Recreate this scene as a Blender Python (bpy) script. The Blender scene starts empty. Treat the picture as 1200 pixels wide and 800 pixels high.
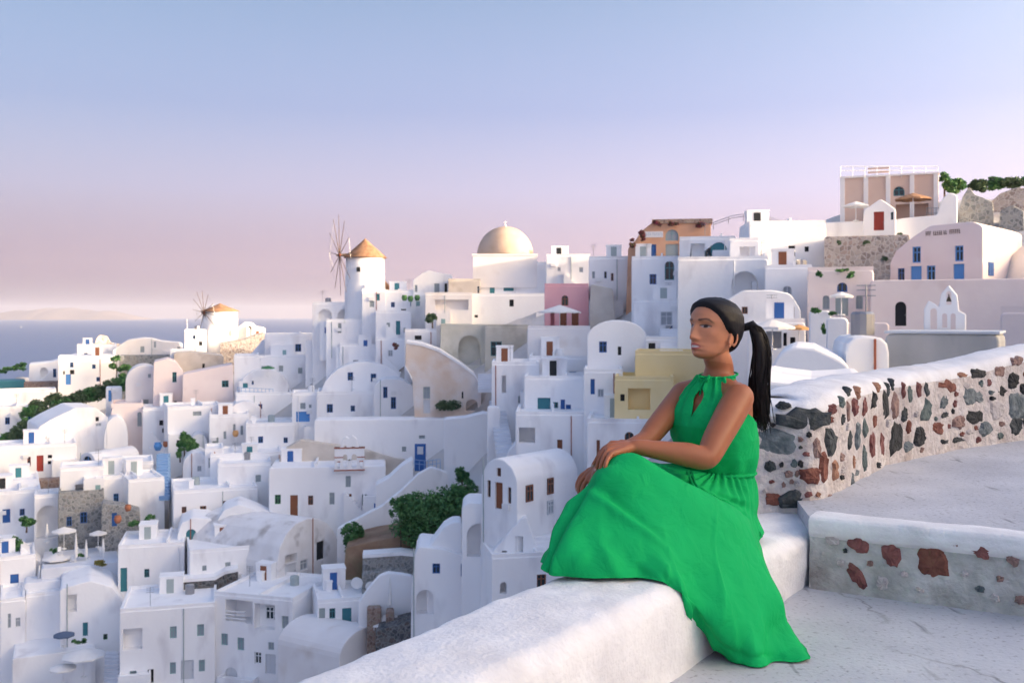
import bpy, bmesh, math, random
import numpy as np
from mathutils import Vector, Matrix, noise as mnoise
from mathutils.geometry import tessellate_polygon
random.seed(7); rng = np.random.default_rng(7)
SC = bpy.context.scene; COL = SC.collection
F = 1167.0; HC = 1.014            # focal length in photo pixels; camera height above the paving
# ---------------------------------------------------------------- camera
cam_d = bpy.data.cameras.new('camera'); cam = bpy.data.objects.new('camera', cam_d); COL.objects.link(cam)
cam.location = (0, 0, HC); cam.rotation_euler = (math.pi/2, 0, 0)
cam_d.sensor_width = 36; cam_d.lens = F/1200*36; cam_d.shift_y = -0.025
cam_d.clip_start = 0.05; cam_d.clip_end = 90000
cam_d.dof.use_dof = True; cam_d.dof.focus_distance = 3.35; cam_d.dof.aperture_fstop = 9
SC.camera = cam
# ---------------------------------------------------------------- sky, sun, exposure
SUN_EL, SUN_AZ = math.radians(9.0), math.radians(104)     # azimuth clockwise from +Y (view direction)
w = bpy.data.worlds.new('World'); SC.world = w; w.use_nodes = True
nt = w.node_tree; N = nt.nodes; Lk = nt.links
bg = N['Background']; bg.inputs[1].default_value = 1.0
sky = N.new('ShaderNodeTexSky'); sky.sky_type = 'NISHITA'; sky.sun_disc = False
sky.sun_elevation = SUN_EL; sky.sun_rotation = SUN_AZ; sky.dust_density = 10.0; sky.ozone_density = 1.0
tc = N.new('ShaderNodeTexCoord'); sp = N.new('ShaderNodeSeparateXYZ'); Lk.new(tc.outputs['Generated'], sp.inputs[0])
ramp = N.new('ShaderNodeValToRGB'); Lk.new(sp.outputs['Z'], ramp.inputs[0]); cr = ramp.color_ramp
SKY = [(0.0, (.072, .051, .060)), (.05, (.098, .073, .090)), (.122, (.068, .056, .094)), (.20, (.022, .020, .060)),
       (.31, (.002, .004, .027)), (1.0, (.002, .004, .022))]
cr.elements[0].position = SKY[0][0]; cr.elements[0].color = (*SKY[0][1], 1)
cr.elements[1].position = 1.0; cr.elements[1].color = (*SKY[-1][1], 1)
for p_, c_ in SKY[1:-1]:
    e_ = cr.elements.new(p_); e_.color = (*c_, 1)
# the sky brightens towards the sun's side, as the picture shows from left to right
dt = N.new('ShaderNodeVectorMath'); dt.operation = 'DOT_PRODUCT'; Lk.new(tc.outputs['Generated'], dt.inputs[0]); dt.inputs[1].default_value = (math.sin(SUN_AZ), math.cos(SUN_AZ), 0)
cx = N.new('ShaderNodeCombineXYZ')
for i_, k_ in enumerate((.56, .54, .50)):
    mm = N.new('ShaderNodeMath'); mm.operation = 'MULTIPLY'; mm.inputs[1].default_value = k_; Lk.new(dt.outputs['Value'], mm.inputs[0])
    ex = N.new('ShaderNodeMath'); ex.operation = 'EXPONENT'; Lk.new(mm.outputs[0], ex.inputs[0]); Lk.new(ex.outputs[0], cx.inputs[i_])
mul = N.new('ShaderNodeVectorMath'); mul.operation = 'SCALE'; mul.inputs['Scale'].default_value = 0.075
Lk.new(sky.outputs[0], mul.inputs[0])
add = N.new('ShaderNodeVectorMath'); add.operation = 'ADD'
Lk.new(mul.outputs[0], add.inputs[0]); Lk.new(ramp.outputs[0], add.inputs[1])
gl = N.new('ShaderNodeVectorMath'); gl.operation = 'MULTIPLY'; Lk.new(add.outputs[0], gl.inputs[0]); Lk.new(cx.outputs[0], gl.inputs[1]); Lk.new(gl.outputs[0], bg.inputs[0])
sl = bpy.data.lights.new('sun', 'SUN'); sl.energy = 1.05; sl.angle = math.radians(0.53); sl.color = (1, .84, .66)
so = bpy.data.objects.new('sun', sl); COL.objects.link(so)
sdir = Vector((math.sin(SUN_AZ)*math.cos(SUN_EL), math.cos(SUN_AZ)*math.cos(SUN_EL), math.sin(SUN_EL)))
so.rotation_euler = sdir.to_track_quat('Z', 'Y').to_euler(); so.location = (60, 0, 60)
SC.view_settings.view_transform = 'Standard'; SC.view_settings.look = 'None'
SC.view_settings.exposure = 2.82; SC.view_settings.gamma = 1; SC.view_settings.use_curve_mapping = False
SC.cycles.use_denoising = True; SC.cycles.max_bounces = 8; SC.cycles.diffuse_bounces = 5
SC.cycles.use_adaptive_sampling = True; SC.cycles.adaptive_threshold = 0.02
# ---------------------------------------------------------------- helpers
def P(px, py, D):
    return Vector(((px-600)/F*D, D, HC-(py-370)/F*D))
def mesh(name, vs, fs, mat=None, parent=None, smooth=False, mats=None, fm=None):
    m = bpy.data.meshes.new(name); m.from_pydata([tuple(v) for v in vs], [], fs); m.update()
    if mat: m.materials.append(M[mat])
    if mats:
        for x in mats: m.materials.append(M[x])
        if fm is not None: m.polygons.foreach_set('material_index', fm)
    if smooth: m.polygons.foreach_set('use_smooth', [True]*len(m.polygons))
    o = bpy.data.objects.new(name, m); COL.objects.link(o)
    if parent is not None: o.parent = parent
    return o
def empty(name, loc=(0, 0, 0)):
    o = bpy.data.objects.new(name, None); COL.objects.link(o); o.location = loc; o.empty_display_size = .3
    return o
def tag(o, label=None, cat=None, group=None, kind=None):
    if label: o['label'] = label
    if cat: o['category'] = cat
    if group: o['group'] = group
    if kind: o['kind'] = kind
    return o
class MB:
    """collects shapes in world coordinates; build() links ONE mesh"""
    def __init__(s): s.v = []; s.f = []
    def add(s, vs, fs):
        n = len(s.v); s.v += [tuple(v) for v in vs]; s.f += [tuple(i+n for i in f) for f in fs]
    def frame_box(s, o, ax, ay, az, x0, x1, y0, y1, z0, z1):
        vs = [o+ax*x+ay*y+az*z for z in (z0, z1) for y in (y0, y1) for x in (x0, x1)]
        s.add(vs, [(0, 2, 3, 1), (4, 5, 7, 6), (0, 1, 5, 4), (2, 6, 7, 3), (0, 4, 6, 2), (1, 3, 7, 5)])
    def box(s, x0, x1, y0, y1, z0, z1):
        s.frame_box(Vector(), Vector((1, 0, 0)), Vector((0, 1, 0)), Vector((0, 0, 1)), x0, x1, y0, y1, z0, z1)
    def tube(s, pts, rad, n=6, cap=True, flat=None):
        pts = [Vector(p) for p in pts]; k = len(pts)
        if not hasattr(rad, '__len__'): rad = [rad]*k
        base = len(s.v); prev = None
        for i, p in enumerate(pts):
            t = (pts[min(i+1, k-1)]-pts[max(i-1, 0)]).normalized()
            if prev is None:
                a = Vector((0, 0, 1)) if abs(t.z) < .9 else Vector((1, 0, 0))
                u = t.cross(a).normalized()
            else:
                u = (prev-t*prev.dot(t)).normalized()
            prev = u; v = t.cross(u)
            for j in range(n):
                an = 2*math.pi*j/n
                s.v.append(tuple(p+u*(math.cos(an)*rad[i])+v*(math.sin(an)*rad[i]*(flat or 1))))
        for i in range(k-1):
            for j in range(n):
                a = base+i*n+j; b = base+i*n+(j+1) % n
                s.f.append((a, b, b+n, a+n))
        if cap:
            s.f.append(tuple(base+j for j in range(n))[::-1]); s.f.append(tuple(base+(k-1)*n+j for j in range(n)))
    def lathe(s, o, prof, n=24):
        base = len(s.v)
        for r, z in prof:
            for j in range(n):
                an = 2*math.pi*j/n; s.v.append((o[0]+r*math.cos(an), o[1]+r*math.sin(an), o[2]+z))
        for i in range(len(prof)-1):
            for j in range(n):
                a = base+i*n+j; b = base+i*n+(j+1) % n; s.f.append((a, b, b+n, a+n))
        s.f.append(tuple(base+j for j in range(n))[::-1]); s.f.append(tuple(base+(len(prof)-1)*n+j for j in range(n)))
    def build(s, name, mat, parent=None, smooth=False):
        return mesh(name, s.v, s.f, mat, parent, smooth)
def fbm(p, o=3):
    return mnoise.fractal(p, 1.0, 2.0, o)
# ---------------------------------------------------------------- materials
M = {}
def newmat(name, rough=.8, spec=.3):
    m = bpy.data.materials.new(name); m.use_nodes = True; b = m.node_tree.nodes['Principled BSDF']
    b.inputs['Roughness'].default_value = rough; b.inputs['Specular IOR Level'].default_value = spec
    M[name] = m; return m, m.node_tree.nodes, m.node_tree.links, b
def surf(name, c1, c2, scale=1.0, rough=.85, bump=.3, bscale=8., bdist=.02, stretch=None, c3=None, s3=.2, t3=(.55, .7), spec=.25, detail=5):
    """two-tone noise colour plus bump; optional third colour in larger stains; world coordinates"""
    m, n, l, b = newmat(name, rough, spec)
    g = n.new('ShaderNodeNewGeometry'); mp = n.new('ShaderNodeMapping'); l.new(g.outputs['Position'], mp.inputs[0])
    if stretch: mp.inputs['Scale'].default_value = stretch
    t = n.new('ShaderNodeTexNoise'); t.inputs['Scale'].default_value = scale; t.inputs['Detail'].default_value = detail; l.new(mp.outputs[0], t.inputs[0])
    r = n.new('ShaderNodeValToRGB'); l.new(t.outputs[0], r.inputs[0])
    r.color_ramp.elements[0].position = .35; r.color_ramp.elements[0].color = (*c1, 1)
    r.color_ramp.elements[1].position = .65; r.color_ramp.elements[1].color = (*c2, 1)
    out = r.outputs[0]
    if c3:
        t3_ = n.new('ShaderNodeTexNoise'); t3_.inputs['Scale'].default_value = s3; t3_.inputs['Detail'].default_value = 6; l.new(mp.outputs[0], t3_.inputs[0])
        mr = n.new('ShaderNodeMapRange'); mr.inputs[1].default_value, mr.inputs[2].default_value = t3; l.new(t3_.outputs[0], mr.inputs[0])
        mx = n.new('ShaderNodeMix'); mx.data_type = 'RGBA'; l.new(mr.outputs[0], mx.inputs[0]); l.new(out, mx.inputs[6]); mx.inputs[7].default_value = (*c3, 1)
        out = mx.outputs[2]
    l.new(out, b.inputs['Base Color'])
    if bump:
        bt = n.new('ShaderNodeTexNoise'); bt.inputs['Scale'].default_value = bscale; bt.inputs['Detail'].default_value = 6; l.new(g.outputs['Position'], bt.inputs[0])
        bm_ = n.new('ShaderNodeBump'); bm_.inputs['Strength'].default_value = bump; bm_.inputs['Distance'].default_value = bdist
        l.new(bt.outputs[0], bm_.inputs['Height']); l.new(bm_.outputs[0], b.inputs['Normal'])
    return m
def stonemat(name, cols, mortar, scale=2.5, bump=.6):
    """rubble masonry too small to pick apart: voronoi cells in mortar"""
    m, n, l, b = newmat(name, .9, .2)
    g = n.new('ShaderNodeNewGeometry')
    nz = n.new('ShaderNodeTexNoise'); nz.inputs['Scale'].default_value = 1.5; l.new(g.outputs['Position'], nz.inputs[0])
    ad = n.new('ShaderNodeVectorMath'); ad.operation = 'MULTIPLY_ADD'; l.new(nz.outputs['Color'], ad.inputs[0]); ad.inputs[1].default_value = (.5, .5, .5); l.new(g.outputs['Position'], ad.inputs[2])
    v = n.new('ShaderNodeTexVoronoi'); v.inputs['Scale'].default_value = scale; l.new(ad.outputs[0], v.inputs[0])
    ve = n.new('ShaderNodeTexVoronoi'); ve.feature = 'DISTANCE_TO_EDGE'; ve.inputs['Scale'].default_value = scale; l.new(ad.outputs[0], ve.inputs[0])
    sx = n.new('ShaderNodeSeparateColor'); l.new(v.outputs['Color'], sx.inputs[0])
    r = n.new('ShaderNodeValToRGB'); l.new(sx.outputs[0], r.inputs[0]); r.color_ramp.interpolation = 'CONSTANT'
    for i, c in enumerate(cols):
        if i < 2: e = r.color_ramp.elements[i]; e.position = i/len(cols)
        else: e = r.color_ramp.elements.new(i/len(cols))
        e.color = (*c, 1)
    mr = n.new('ShaderNodeMapRange'); mr.inputs[1].default_value = .03; mr.inputs[2].default_value = .12; l.new(ve.outputs[0], mr.inputs[0])
    mx = n.new('ShaderNodeMix'); mx.data_type = 'RGBA'; l.new(mr.outputs[0], mx.inputs[0]); mx.inputs[6].default_value = (*mortar, 1); l.new(r.outputs[0], mx.inputs[7])
    l.new(mx.outputs[2], b.inputs['Base Color'])
    bm_ = n.new('ShaderNodeBump'); bm_.inputs['Strength'].default_value = bump; bm_.inputs['Distance'].default_value = .15
    l.new(mr.outputs[0], bm_.inputs['Height']); l.new(bm_.outputs[0], b.inputs['Normal'])
def plain(name, c, rough=.6, spec=.3, metal=0):
    m, n, l, b = newmat(name, rough, spec); b.inputs['Base Color'].default_value = (*c, 1); b.inputs['Metallic'].default_value = metal
W1, W2 = (.87, .86, .865), (.91, .91, .91)
surf('white', W1, W2, .35, bump=.3, bscale=2.2, bdist=.06, c3=(.62, .60, .62), s3=.45, t3=(.56, .82), stretch=(1, 1, .4))
surf('white_warm', (.80, .76, .74), (.85, .82, .80), .35, bump=.25, bscale=2.2, bdist=.05, c3=(.66, .58, .52), s3=.3, t3=(.58, .8))
surf('white_grey', (.66, .68, .73), (.74, .76, .80), .4, bump=.25, bscale=2, bdist=.05)
surf('white_worn', (.74, .72, .71), (.83, .82, .82), .5, bump=.4, bscale=2, bdist=.06, c3=(.45, .42, .40), s3=.45, t3=(.55, .72))
surf('bluegrey', (.52, .57, .65), (.58, .63, .70), .5, bump=.2, bscale=2, bdist=.04)
surf('pink', (.79, .68, .66), (.83, .73, .70), .4, bump=.25, bscale=2, bdist=.05, c3=(.72, .60, .57), s3=.3)
surf('hotpink', (.78, .40, .43), (.80, .45, .47), .5, bump=.2, bscale=2, bdist=.04)
surf('beige', (.56, .50, .44), (.66, .60, .53), .5, bump=.4, bscale=2, bdist=.06, c3=(.46, .40, .34), s3=.4)
surf('greygreen', (.50, .50, .44), (.58, .57, .51), .5, bump=.35, bscale=2, bdist=.05, c3=(.42, .41, .35), s3=.35)
surf('peach', (.72, .56, .44), (.76, .64, .54), .35, bump=.45, bscale=2.5, bdist=.08, c3=(.80, .74, .70), s3=.28, t3=(.45, .65))
surf('salmon', (.66, .48, .39), (.70, .53, .44), .4, bump=.2, bscale=2, bdist=.04)
surf('orange', (.62, .34, .21), (.68, .40, .26), .5, bump=.3, bscale=2, bdist=.05)
surf('yellow', (.84, .66, .33), (.87, .71, .40), .4, bump=.2, bscale=2, bdist=.04)
surf('concrete', (.36, .37, .37), (.48, .48, .48), .5, bump=.4, bscale=4, bdist=.03, stretch=(1, 1, .3), c3=(.28, .29, .29), s3=.8)
surf('thatch', (.28, .15, .085), (.42, .24, .14), 2., bump=.6, bscale=5, bdist=.08, stretch=(1, 1, .15))
surf('domestone', (.56, .41, .30), (.64, .49, .38), .5, bump=.3, bscale=3, bdist=.04)
surf('earth', (.24, .15, .10), (.36, .25, .17), .4, bump=.6, bscale=3, bdist=.15, c3=(.2, .17, .1), s3=.3)
surf('cliff', (.50, .47, .44), (.66, .64, .63), .12, bump=.6, bscale=.8, bdist=.4, c3=(.28, .22, .17), s3=.06, t3=(.5, .62))
stonemat('rubble', [(.42, .36, .32), (.5, .43, .38), (.33, .27, .24), (.58, .5, .44), (.46, .36, .31)], (.62, .56, .52), 2.2)
stonemat('greystone', [(.26, .27, .27), (.34, .34, .33), (.20, .21, .21), (.30, .29, .27)], (.40, .40, .39), 2.4)
stonemat('darkstone', [(.10, .11, .11), (.16, .15, .14), (.08, .085, .09), (.13, .11, .1)], (.22, .22, .22), 2.6)
stonemat('brownstone', [(.30, .20, .16), (.36, .25, .2), (.24, .16, .13), (.33, .26, .2)], (.40, .33, .29), 3.0)
plain('glass', (.03, .045, .05), .12, .5); plain('glass_pale', (.34, .38, .42), .25, .4)
plain('dark', (.02, .022, .025), .7)
plain('blue', (.035, .12, .36), .5); plain('paleblue', (.28, .44, .66), .5); plain('skyblue', (.10, .30, .66), .5)
plain('teal', (.05, .21, .25), .5); plain('paleteal', (.25, .40, .41), .5); plain('green', (.05, .20, .08), .5)
plain('brown', (.24, .09, .045), .5); plain('red', (.34, .05, .035), .5); plain('palewood', (.62, .64, .67), .5)
plain('whitepaint', (.80, .80, .80), .5); plain('greypaint', (.36, .42, .42), .5); plain('rust', (.34, .10, .05), .7)
plain('wood', (.16, .11, .08), .7); plain('metal', (.35, .35, .36), .35, .5, .8); plain('bronze', (.18, .14, .09), .4, .5, .7)
surf('canvas', (.76, .74, .72), (.80, .79, .77), 2, bump=.1, bscale=10); plain('canvas_blue', (.10, .14, .22), .8); plain('canvas_orange', (.70, .38, .16), .8)
plain('terracotta', (.45, .17, .09), .8); plain('trunk', (.12, .085, .06), .9)
def leafmat(name, c1, c2):
    m, n, l, b = newmat(name, .6, .25)
    o = n.new('ShaderNodeNewGeometry'); t = n.new('ShaderNodeTexNoise'); t.inputs['Scale'].default_value = 1.6; t.inputs['Detail'].default_value = 4
    l.new(o.outputs['Position'], t.inputs[0]); r = n.new('ShaderNodeValToRGB'); l.new(t.outputs[0], r.inputs[0])
    r.color_ramp.elements[0].position = .35; r.color_ramp.elements[0].color = (*c1, 1); r.color_ramp.elements[1].position = .65; r.color_ramp.elements[1].color = (*c2, 1)
    l.new(r.outputs[0], b.inputs['Base Color'])
leafmat('leaf', (.030, .12, .045), (.15, .31, .11)); leafmat('leaf_grey', (.06, .11, .06), (.13, .19, .10))
leafmat('leaf_yellow', (.35, .25, .05), (.2, .2, .06)); leafmat('leaf_pink', (.3, .06, .10), (.12, .10, .05))
# foreground surfaces
surf('whitewash', (.72, .715, .73), (.84, .84, .85), 7., rough=.92, bump=.6, bscale=70, bdist=.007, c3=(.54, .52, .52), s3=2.3, t3=(.57, .80), detail=10)
# ---------------------------------------------------------------- foreground materials
def paving_mat(name, c1, c2, crack=.35):
    m, n, l, b = newmat(name, .85, .3)
    g = n.new('ShaderNodeNewGeometry')
    def noise(s, d=6, st=None):
        t = n.new('ShaderNodeTexNoise'); t.inputs['Scale'].default_value = s; t.inputs['Detail'].default_value = d
        if st:
            mp = n.new('ShaderNodeMapping'); mp.inputs['Scale'].default_value = st; mp.inputs['Rotation'].default_value = (0, 0, .6)
            l.new(g.outputs['Position'], mp.inputs[0]); l.new(mp.outputs[0], t.inputs[0])
        else: l.new(g.outputs['Position'], t.inputs[0])
        return t.outputs[0]
    def mixc(f, a, c):
        x = n.new('ShaderNodeMix'); x.data_type = 'RGBA'; l.new(f, x.inputs[0]); l.new(a, x.inputs[6]); x.inputs[7].default_value = (*c, 1); return x.outputs[2]
    def rng_(v, lo, hi, o=1.):
        r = n.new('ShaderNodeMapRange'); r.inputs[1].default_value = lo; r.inputs[2].default_value = hi; r.inputs[4].default_value = o; l.new(v, r.inputs[0]); return r.outputs[0]
    r = n.new('ShaderNodeValToRGB'); l.new(noise(2.5, 9), r.inputs[0]); r.color_ramp.elements[0].position = .3; r.color_ramp.elements[1].position = .7
    r.color_ramp.elements[0].color = (*c1, 1); r.color_ramp.elements[1].color = (*c2, 1); c = r.outputs[0]
    c = mixc(rng_(noise(55, 4), .58, .70, .7), c, tuple(x*.55 for x in c1))            # grit
    c = mixc(rng_(noise(14, 5, (1, .18, 1)), .63, .70, .8), c, tuple(x*.40 for x in c1))  # scuffs and small chips
    c = mixc(rng_(noise(1.1, 6), .58, .75, .5), c, (.68, .68, .69))                     # old whitewash spill
    v = n.new('ShaderNodeTexVoronoi'); v.feature = 'DISTANCE_TO_EDGE'; v.inputs['Scale'].default_value = .55
    nd = n.new('ShaderNodeTexNoise'); nd.inputs['Scale'].default_value = 4; nd.inputs['Detail'].default_value = 5; l.new(g.outputs['Position'], nd.inputs[0])
    va = n.new('ShaderNodeVectorMath'); va.operation = 'MULTIPLY_ADD'; va.inputs[1].default_value = (.35, .35, .35); l.new(nd.outputs['Color'], va.inputs[0]); l.new(g.outputs['Position'], va.inputs[2]); l.new(va.outputs[0], v.inputs[0])
    cm = n.new('ShaderNodeMath'); cm.operation = 'MULTIPLY'; l.new(rng_(v.outputs[0], .006, .0, 1.), cm.inputs[0]); l.new(rng_(noise(.9, 3), .5, .6, crack*2), cm.inputs[1])
    c = mixc(cm.outputs[0], c, (.12, .115, .11))
    l.new(c, b.inputs['Base Color'])
    bm_ = n.new('ShaderNodeBump'); bm_.inputs['Strength'].default_value = .5; bm_.inputs['Distance'].default_value = .006
    l.new(noise(60, 6), bm_.inputs['Height']); l.new(bm_.outputs[0], b.inputs['Normal'])
paving_mat('paving', (.44, .45, .49), (.57, .58, .62))
surf('riser', (.38, .38, .36), (.60, .595, .575), 9., rough=.95, bump=.9, bscale=45, bdist=.012, c3=(.26, .24, .22), s3=5., t3=(.56, .75), detail=9)
surf('mortar', (.53, .47, .45), (.69, .65, .63), 12., rough=.95, bump=1., bscale=32, bdist=.022, c3=(.42, .35, .32), s3=6., t3=(.55, .75), detail=9)
def stone_surf(name, c1, c2): surf(name, c1, c2, 22., rough=.75, bump=.9, bscale=50, bdist=.012, spec=.35, detail=8)
stone_surf('st_dark', (.025, .032, .035), (.07, .08, .085)); stone_surf('st_black', (.012, .014, .016), (.04, .042, .045))
stone_surf('st_grey', (.09, .115, .125), (.20, .23, .24)); stone_surf('st_green', (.07, .10, .10), (.14, .18, .175))
stone_surf('st_rust', (.15, .050, .036), (.26, .10, .07)); stone_surf('st_red', (.14, .048, .046), (.25, .10, .09))
stone_surf('st_brown', (.20, .12, .105), (.33, .22, .19)); stone_surf('st_orange', (.28, .13, .08), (.37, .20, .13)); stone_surf('st_pale', (.42, .38, .37), (.56, .52, .51))
# ---------------------------------------------------------------- foreground masonry
C0 = Vector((1.0998, 3.7206, 0)); WD = Vector((.555, .832, 0)); RD = Vector((.868, -.497, 0)); WN = Vector((-.832, .555, 0))
def grid_mesh(name, nu, nv, fn, mat, parent=None, closed_v=False, smooth=True):
    vs = [fn(i/(nu-1), j/(nv-1) if not closed_v else j/nv) for i in range(nu) for j in range(nv)]
    fs = []
    for i in range(nu-1):
        for j in range(nv if closed_v else nv-1):
            k = (j+1) % nv; fs.append((i*nv+j, i*nv+k, (i+1)*nv+k, (i+1)*nv+j))
    return mesh(name, vs, fs, mat, parent, smooth)
def wall_top(t):    # height of the parapet's top along its run
    return float(np.interp(t, [-.6, 0, .5, 1.2, 1.8, 5], [.20, .203, .232, .277, .285, .285]))
PW = .355
prof = []           # (q across, fraction of height) from the paving over the top to the far side
for a in np.linspace(0, 1, 10): prof.append((.012*(1-a), 0.0+a*.78))
for a in np.linspace(10, 90, 8): prof.append((.055-.055*math.cos(math.radians(a)), .78+.20*math.sin(math.radians(a))))
for a in np.linspace(.05, .95, 16): prof.append((.055+a*(PW-.115), .98+.03*math.sin(a*math.pi)))
for a in np.linspace(0, 90, 8): prof.append((PW-.06+.06*math.sin(math.radians(a)), .76+.22*math.cos(math.radians(a))))
for a in (.5, 0, -2, -6, -9): prof.append((PW+.01, a))
def parapet(u, v):
    t = -.62+u*6.2; k = v*(len(prof)-1); i = min(int(k), len(prof)-2); fr = k-i
    q = prof[i][0]*(1-fr)+prof[i+1][0]*fr; h = prof[i][1]*(1-fr)+prof[i+1][1]*fr
    p = C0-WD*t+WN*q; p.z = h*wall_top(t) if h > 0 else h*.2
    d = .010*fbm(p*3.1, 3)+.0035*fbm(p*16, 3)
    nrm = WN*(-1 if i < 12 else (1 if i > 37 else 0))+Vector((0, 0, 1 if 9 < i < 42 else 0))
    if p.z < .01 and i < 12: d *= .3
    return p+nrm.normalized()*d - (Vector((0, 0, .02)) if (v == 0) else Vector())
pw = grid_mesh('parapet_wall', 320, len(prof), parapet, 'whitewash')
tag(pw, 'low rounded whitewashed parapet wall the woman sits on', 'wall')
def slab(u, v):
    p = C0-WD*(-.03+u*7)+RD*(v*7-.03); p.z = .006*fbm(p*1.3, 3); return p
tag(grid_mesh('paving', 90, 90, slab, 'paving'), kind='structure')
PZ = .257           # upper landing
WALLP = [Vector((.93, 4.12, 0)), Vector((1.10, 4.10, 0)), Vector((1.22, 4.07, 0)), Vector((1.30, 4.14, 0)), Vector((1.44, 4.34, 0)), Vector((1.90, 5.05, 0)), Vector((2.5, 5.62, 0)), Vector((3.13, 6.09, 0)), Vector((4.4, 6.75, 0)), Vector((6.2, 7.6, 0))]
land = [C0+Vector((.02, .02, 0)), C0+RD*6.5, C0+RD*6.5+Vector((1, 6.4, 0))]+[p+Vector((-.1, .15, 0)) for p in WALLP[::-1][1:7]]
nl = len(land)
tag(mesh('landing', [(p.x, p.y, PZ) for p in land]+[(p.x, p.y, -.3) for p in land], [tuple(range(nl))]+[(i, i+nl, (i+1) % nl+nl, (i+1) % nl) for i in range(nl)], 'paving'), kind='structure')
def step_fn(u, v):   # riser with its whitewashed nosing, one swept profile
    b = .01+u*6.5
    pr = [(0, -.02), (0, .05), (.002, .10), (0, .15), (.002, .19), (-.008, .203), (-.012, .228), (-.006, .255), (.006, .266), (.05, .270), (.11, .268), (.15, .262), (.17, .24)]
    k = v*(len(pr)-1); i = min(int(k), len(pr)-2); fr = k-i
    q = pr[i][0]*(1-fr)+pr[i+1][0]*fr; z = pr[i][1]*(1-fr)+pr[i+1][1]*fr
    p = C0+RD*b+WD*q; p.z = z
    d = .008*fbm(p*5, 4)+.004*fbm(p*22, 3)
    p -= WD*d*(1 if q < .05 else 0); p.z += (d*.5 if z > .26 else 0)
    return p
st = empty('stone_step', C0); tag(st, 'rough concrete step with whitewashed nosing and embedded red stones', 'step')
def sub(o, par):     # parent while keeping world placement
    o.parent = par; o.matrix_parent_inverse = Matrix.Translation(-par.location)
    return o
def step_part(v0, v1, name, mat, n):
    sub(grid_mesh(name, 260, n, lambda u, v: step_fn(u, v0+v*(v1-v0)), mat), st)
step_part(0, 4/12, 'riser', 'riser', 26); step_part(4/12, 1, 'nosing', 'whitewash', 30)
# stone wall: a swept rubble wall following WALLP
def path_pt(s):
    L = [0]
    for a, b in zip(WALLP, WALLP[1:]): L.append(L[-1]+(b-a).length)
    x = s*L[-1]
    for i in range(len(L)-1):
        if x <= L[i+1]+1e-9:
            f = (x-L[i])/(L[i+1]-L[i]); p = WALLP[i].lerp(WALLP[i+1], f)
            t0 = (WALLP[min(i+1, len(WALLP)-1)]-WALLP[max(i-1, 0)]).normalized() if i else (WALLP[1]-WALLP[0]).normalized()
            t1 = (WALLP[min(i+2, len(WALLP)-1)]-WALLP[i]).normalized()
            t = t0.lerp(t1, f).normalized(); return p, Vector((-t.y, t.x, 0))
    return WALLP[-1], Vector((0, 1, 0))
WZX = [.93, 1.20, 1.27, 1.36, 1.50, 1.95, 2.6, 3.13, 4.4, 6.2]; WZZ = [.655, .655, .665, .69, .705, .705, .725, .80, .93, 1.1]
wp = []
for a in np.linspace(0, 1, 16): wp.append((0, a*.915))
for a in np.linspace(8, 90, 6): wp.append((.07-.07*math.cos(math.radians(a)), .915+.085*math.sin(math.radians(a))))
for a in np.linspace(.2, .8, 4): wp.append((.07+a*.16, 1.+.012*math.sin(a*math.pi)))
for a in np.linspace(0, 90, 5): wp.append((.26+.07*math.sin(math.radians(a)), .90+.10*math.cos(math.radians(a))))
wp += [(.33, .5), (.34, 0), (.34, -1.5), (.34, -4)]
def swall(u, v, bump=True):
    p, n = path_pt(u); k = v*(len(wp)-1); i = min(int(round(k)), len(wp)-1); q, h = wp[i]
    top = float(np.interp(p.x, WZX, WZZ)); z0 = .0
    z = z0+(top-z0)*h if h >= 0 else h*.3
    w_ = p+n*q; w_.z = z
    d = .016*fbm(w_*4, 3)+.006*fbm(w_*18, 3)
    if i < 22: w_ -= n*d
    else: w_.z += d*.7
    return w_
sw = empty('stone_wall', WALLP[0]); tag(sw, 'rubble stone wall with whitewashed cap bordering the upper landing', 'wall')
nv_ = len(wp); cut = 15
def sw_part(j0, j1, name, mat):
    nu = 300; vs = [swall(i/(nu-1), j/(nv_-1)) for i in range(nu) for j in range(j0, j1+1)]; k = j1-j0+1
    fs = [(i*k+j, (i+1)*k+j, (i+1)*k+j+1, i*k+j+1) for i in range(nu-1) for j in range(k-1)]
    sub(mesh(name, vs, fs, mat, None, True), sw)
sw_part(0, cut, 'mortar_face', 'mortar'); sw_part(cut, nv_-1, 'cap', 'whitewash')
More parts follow.
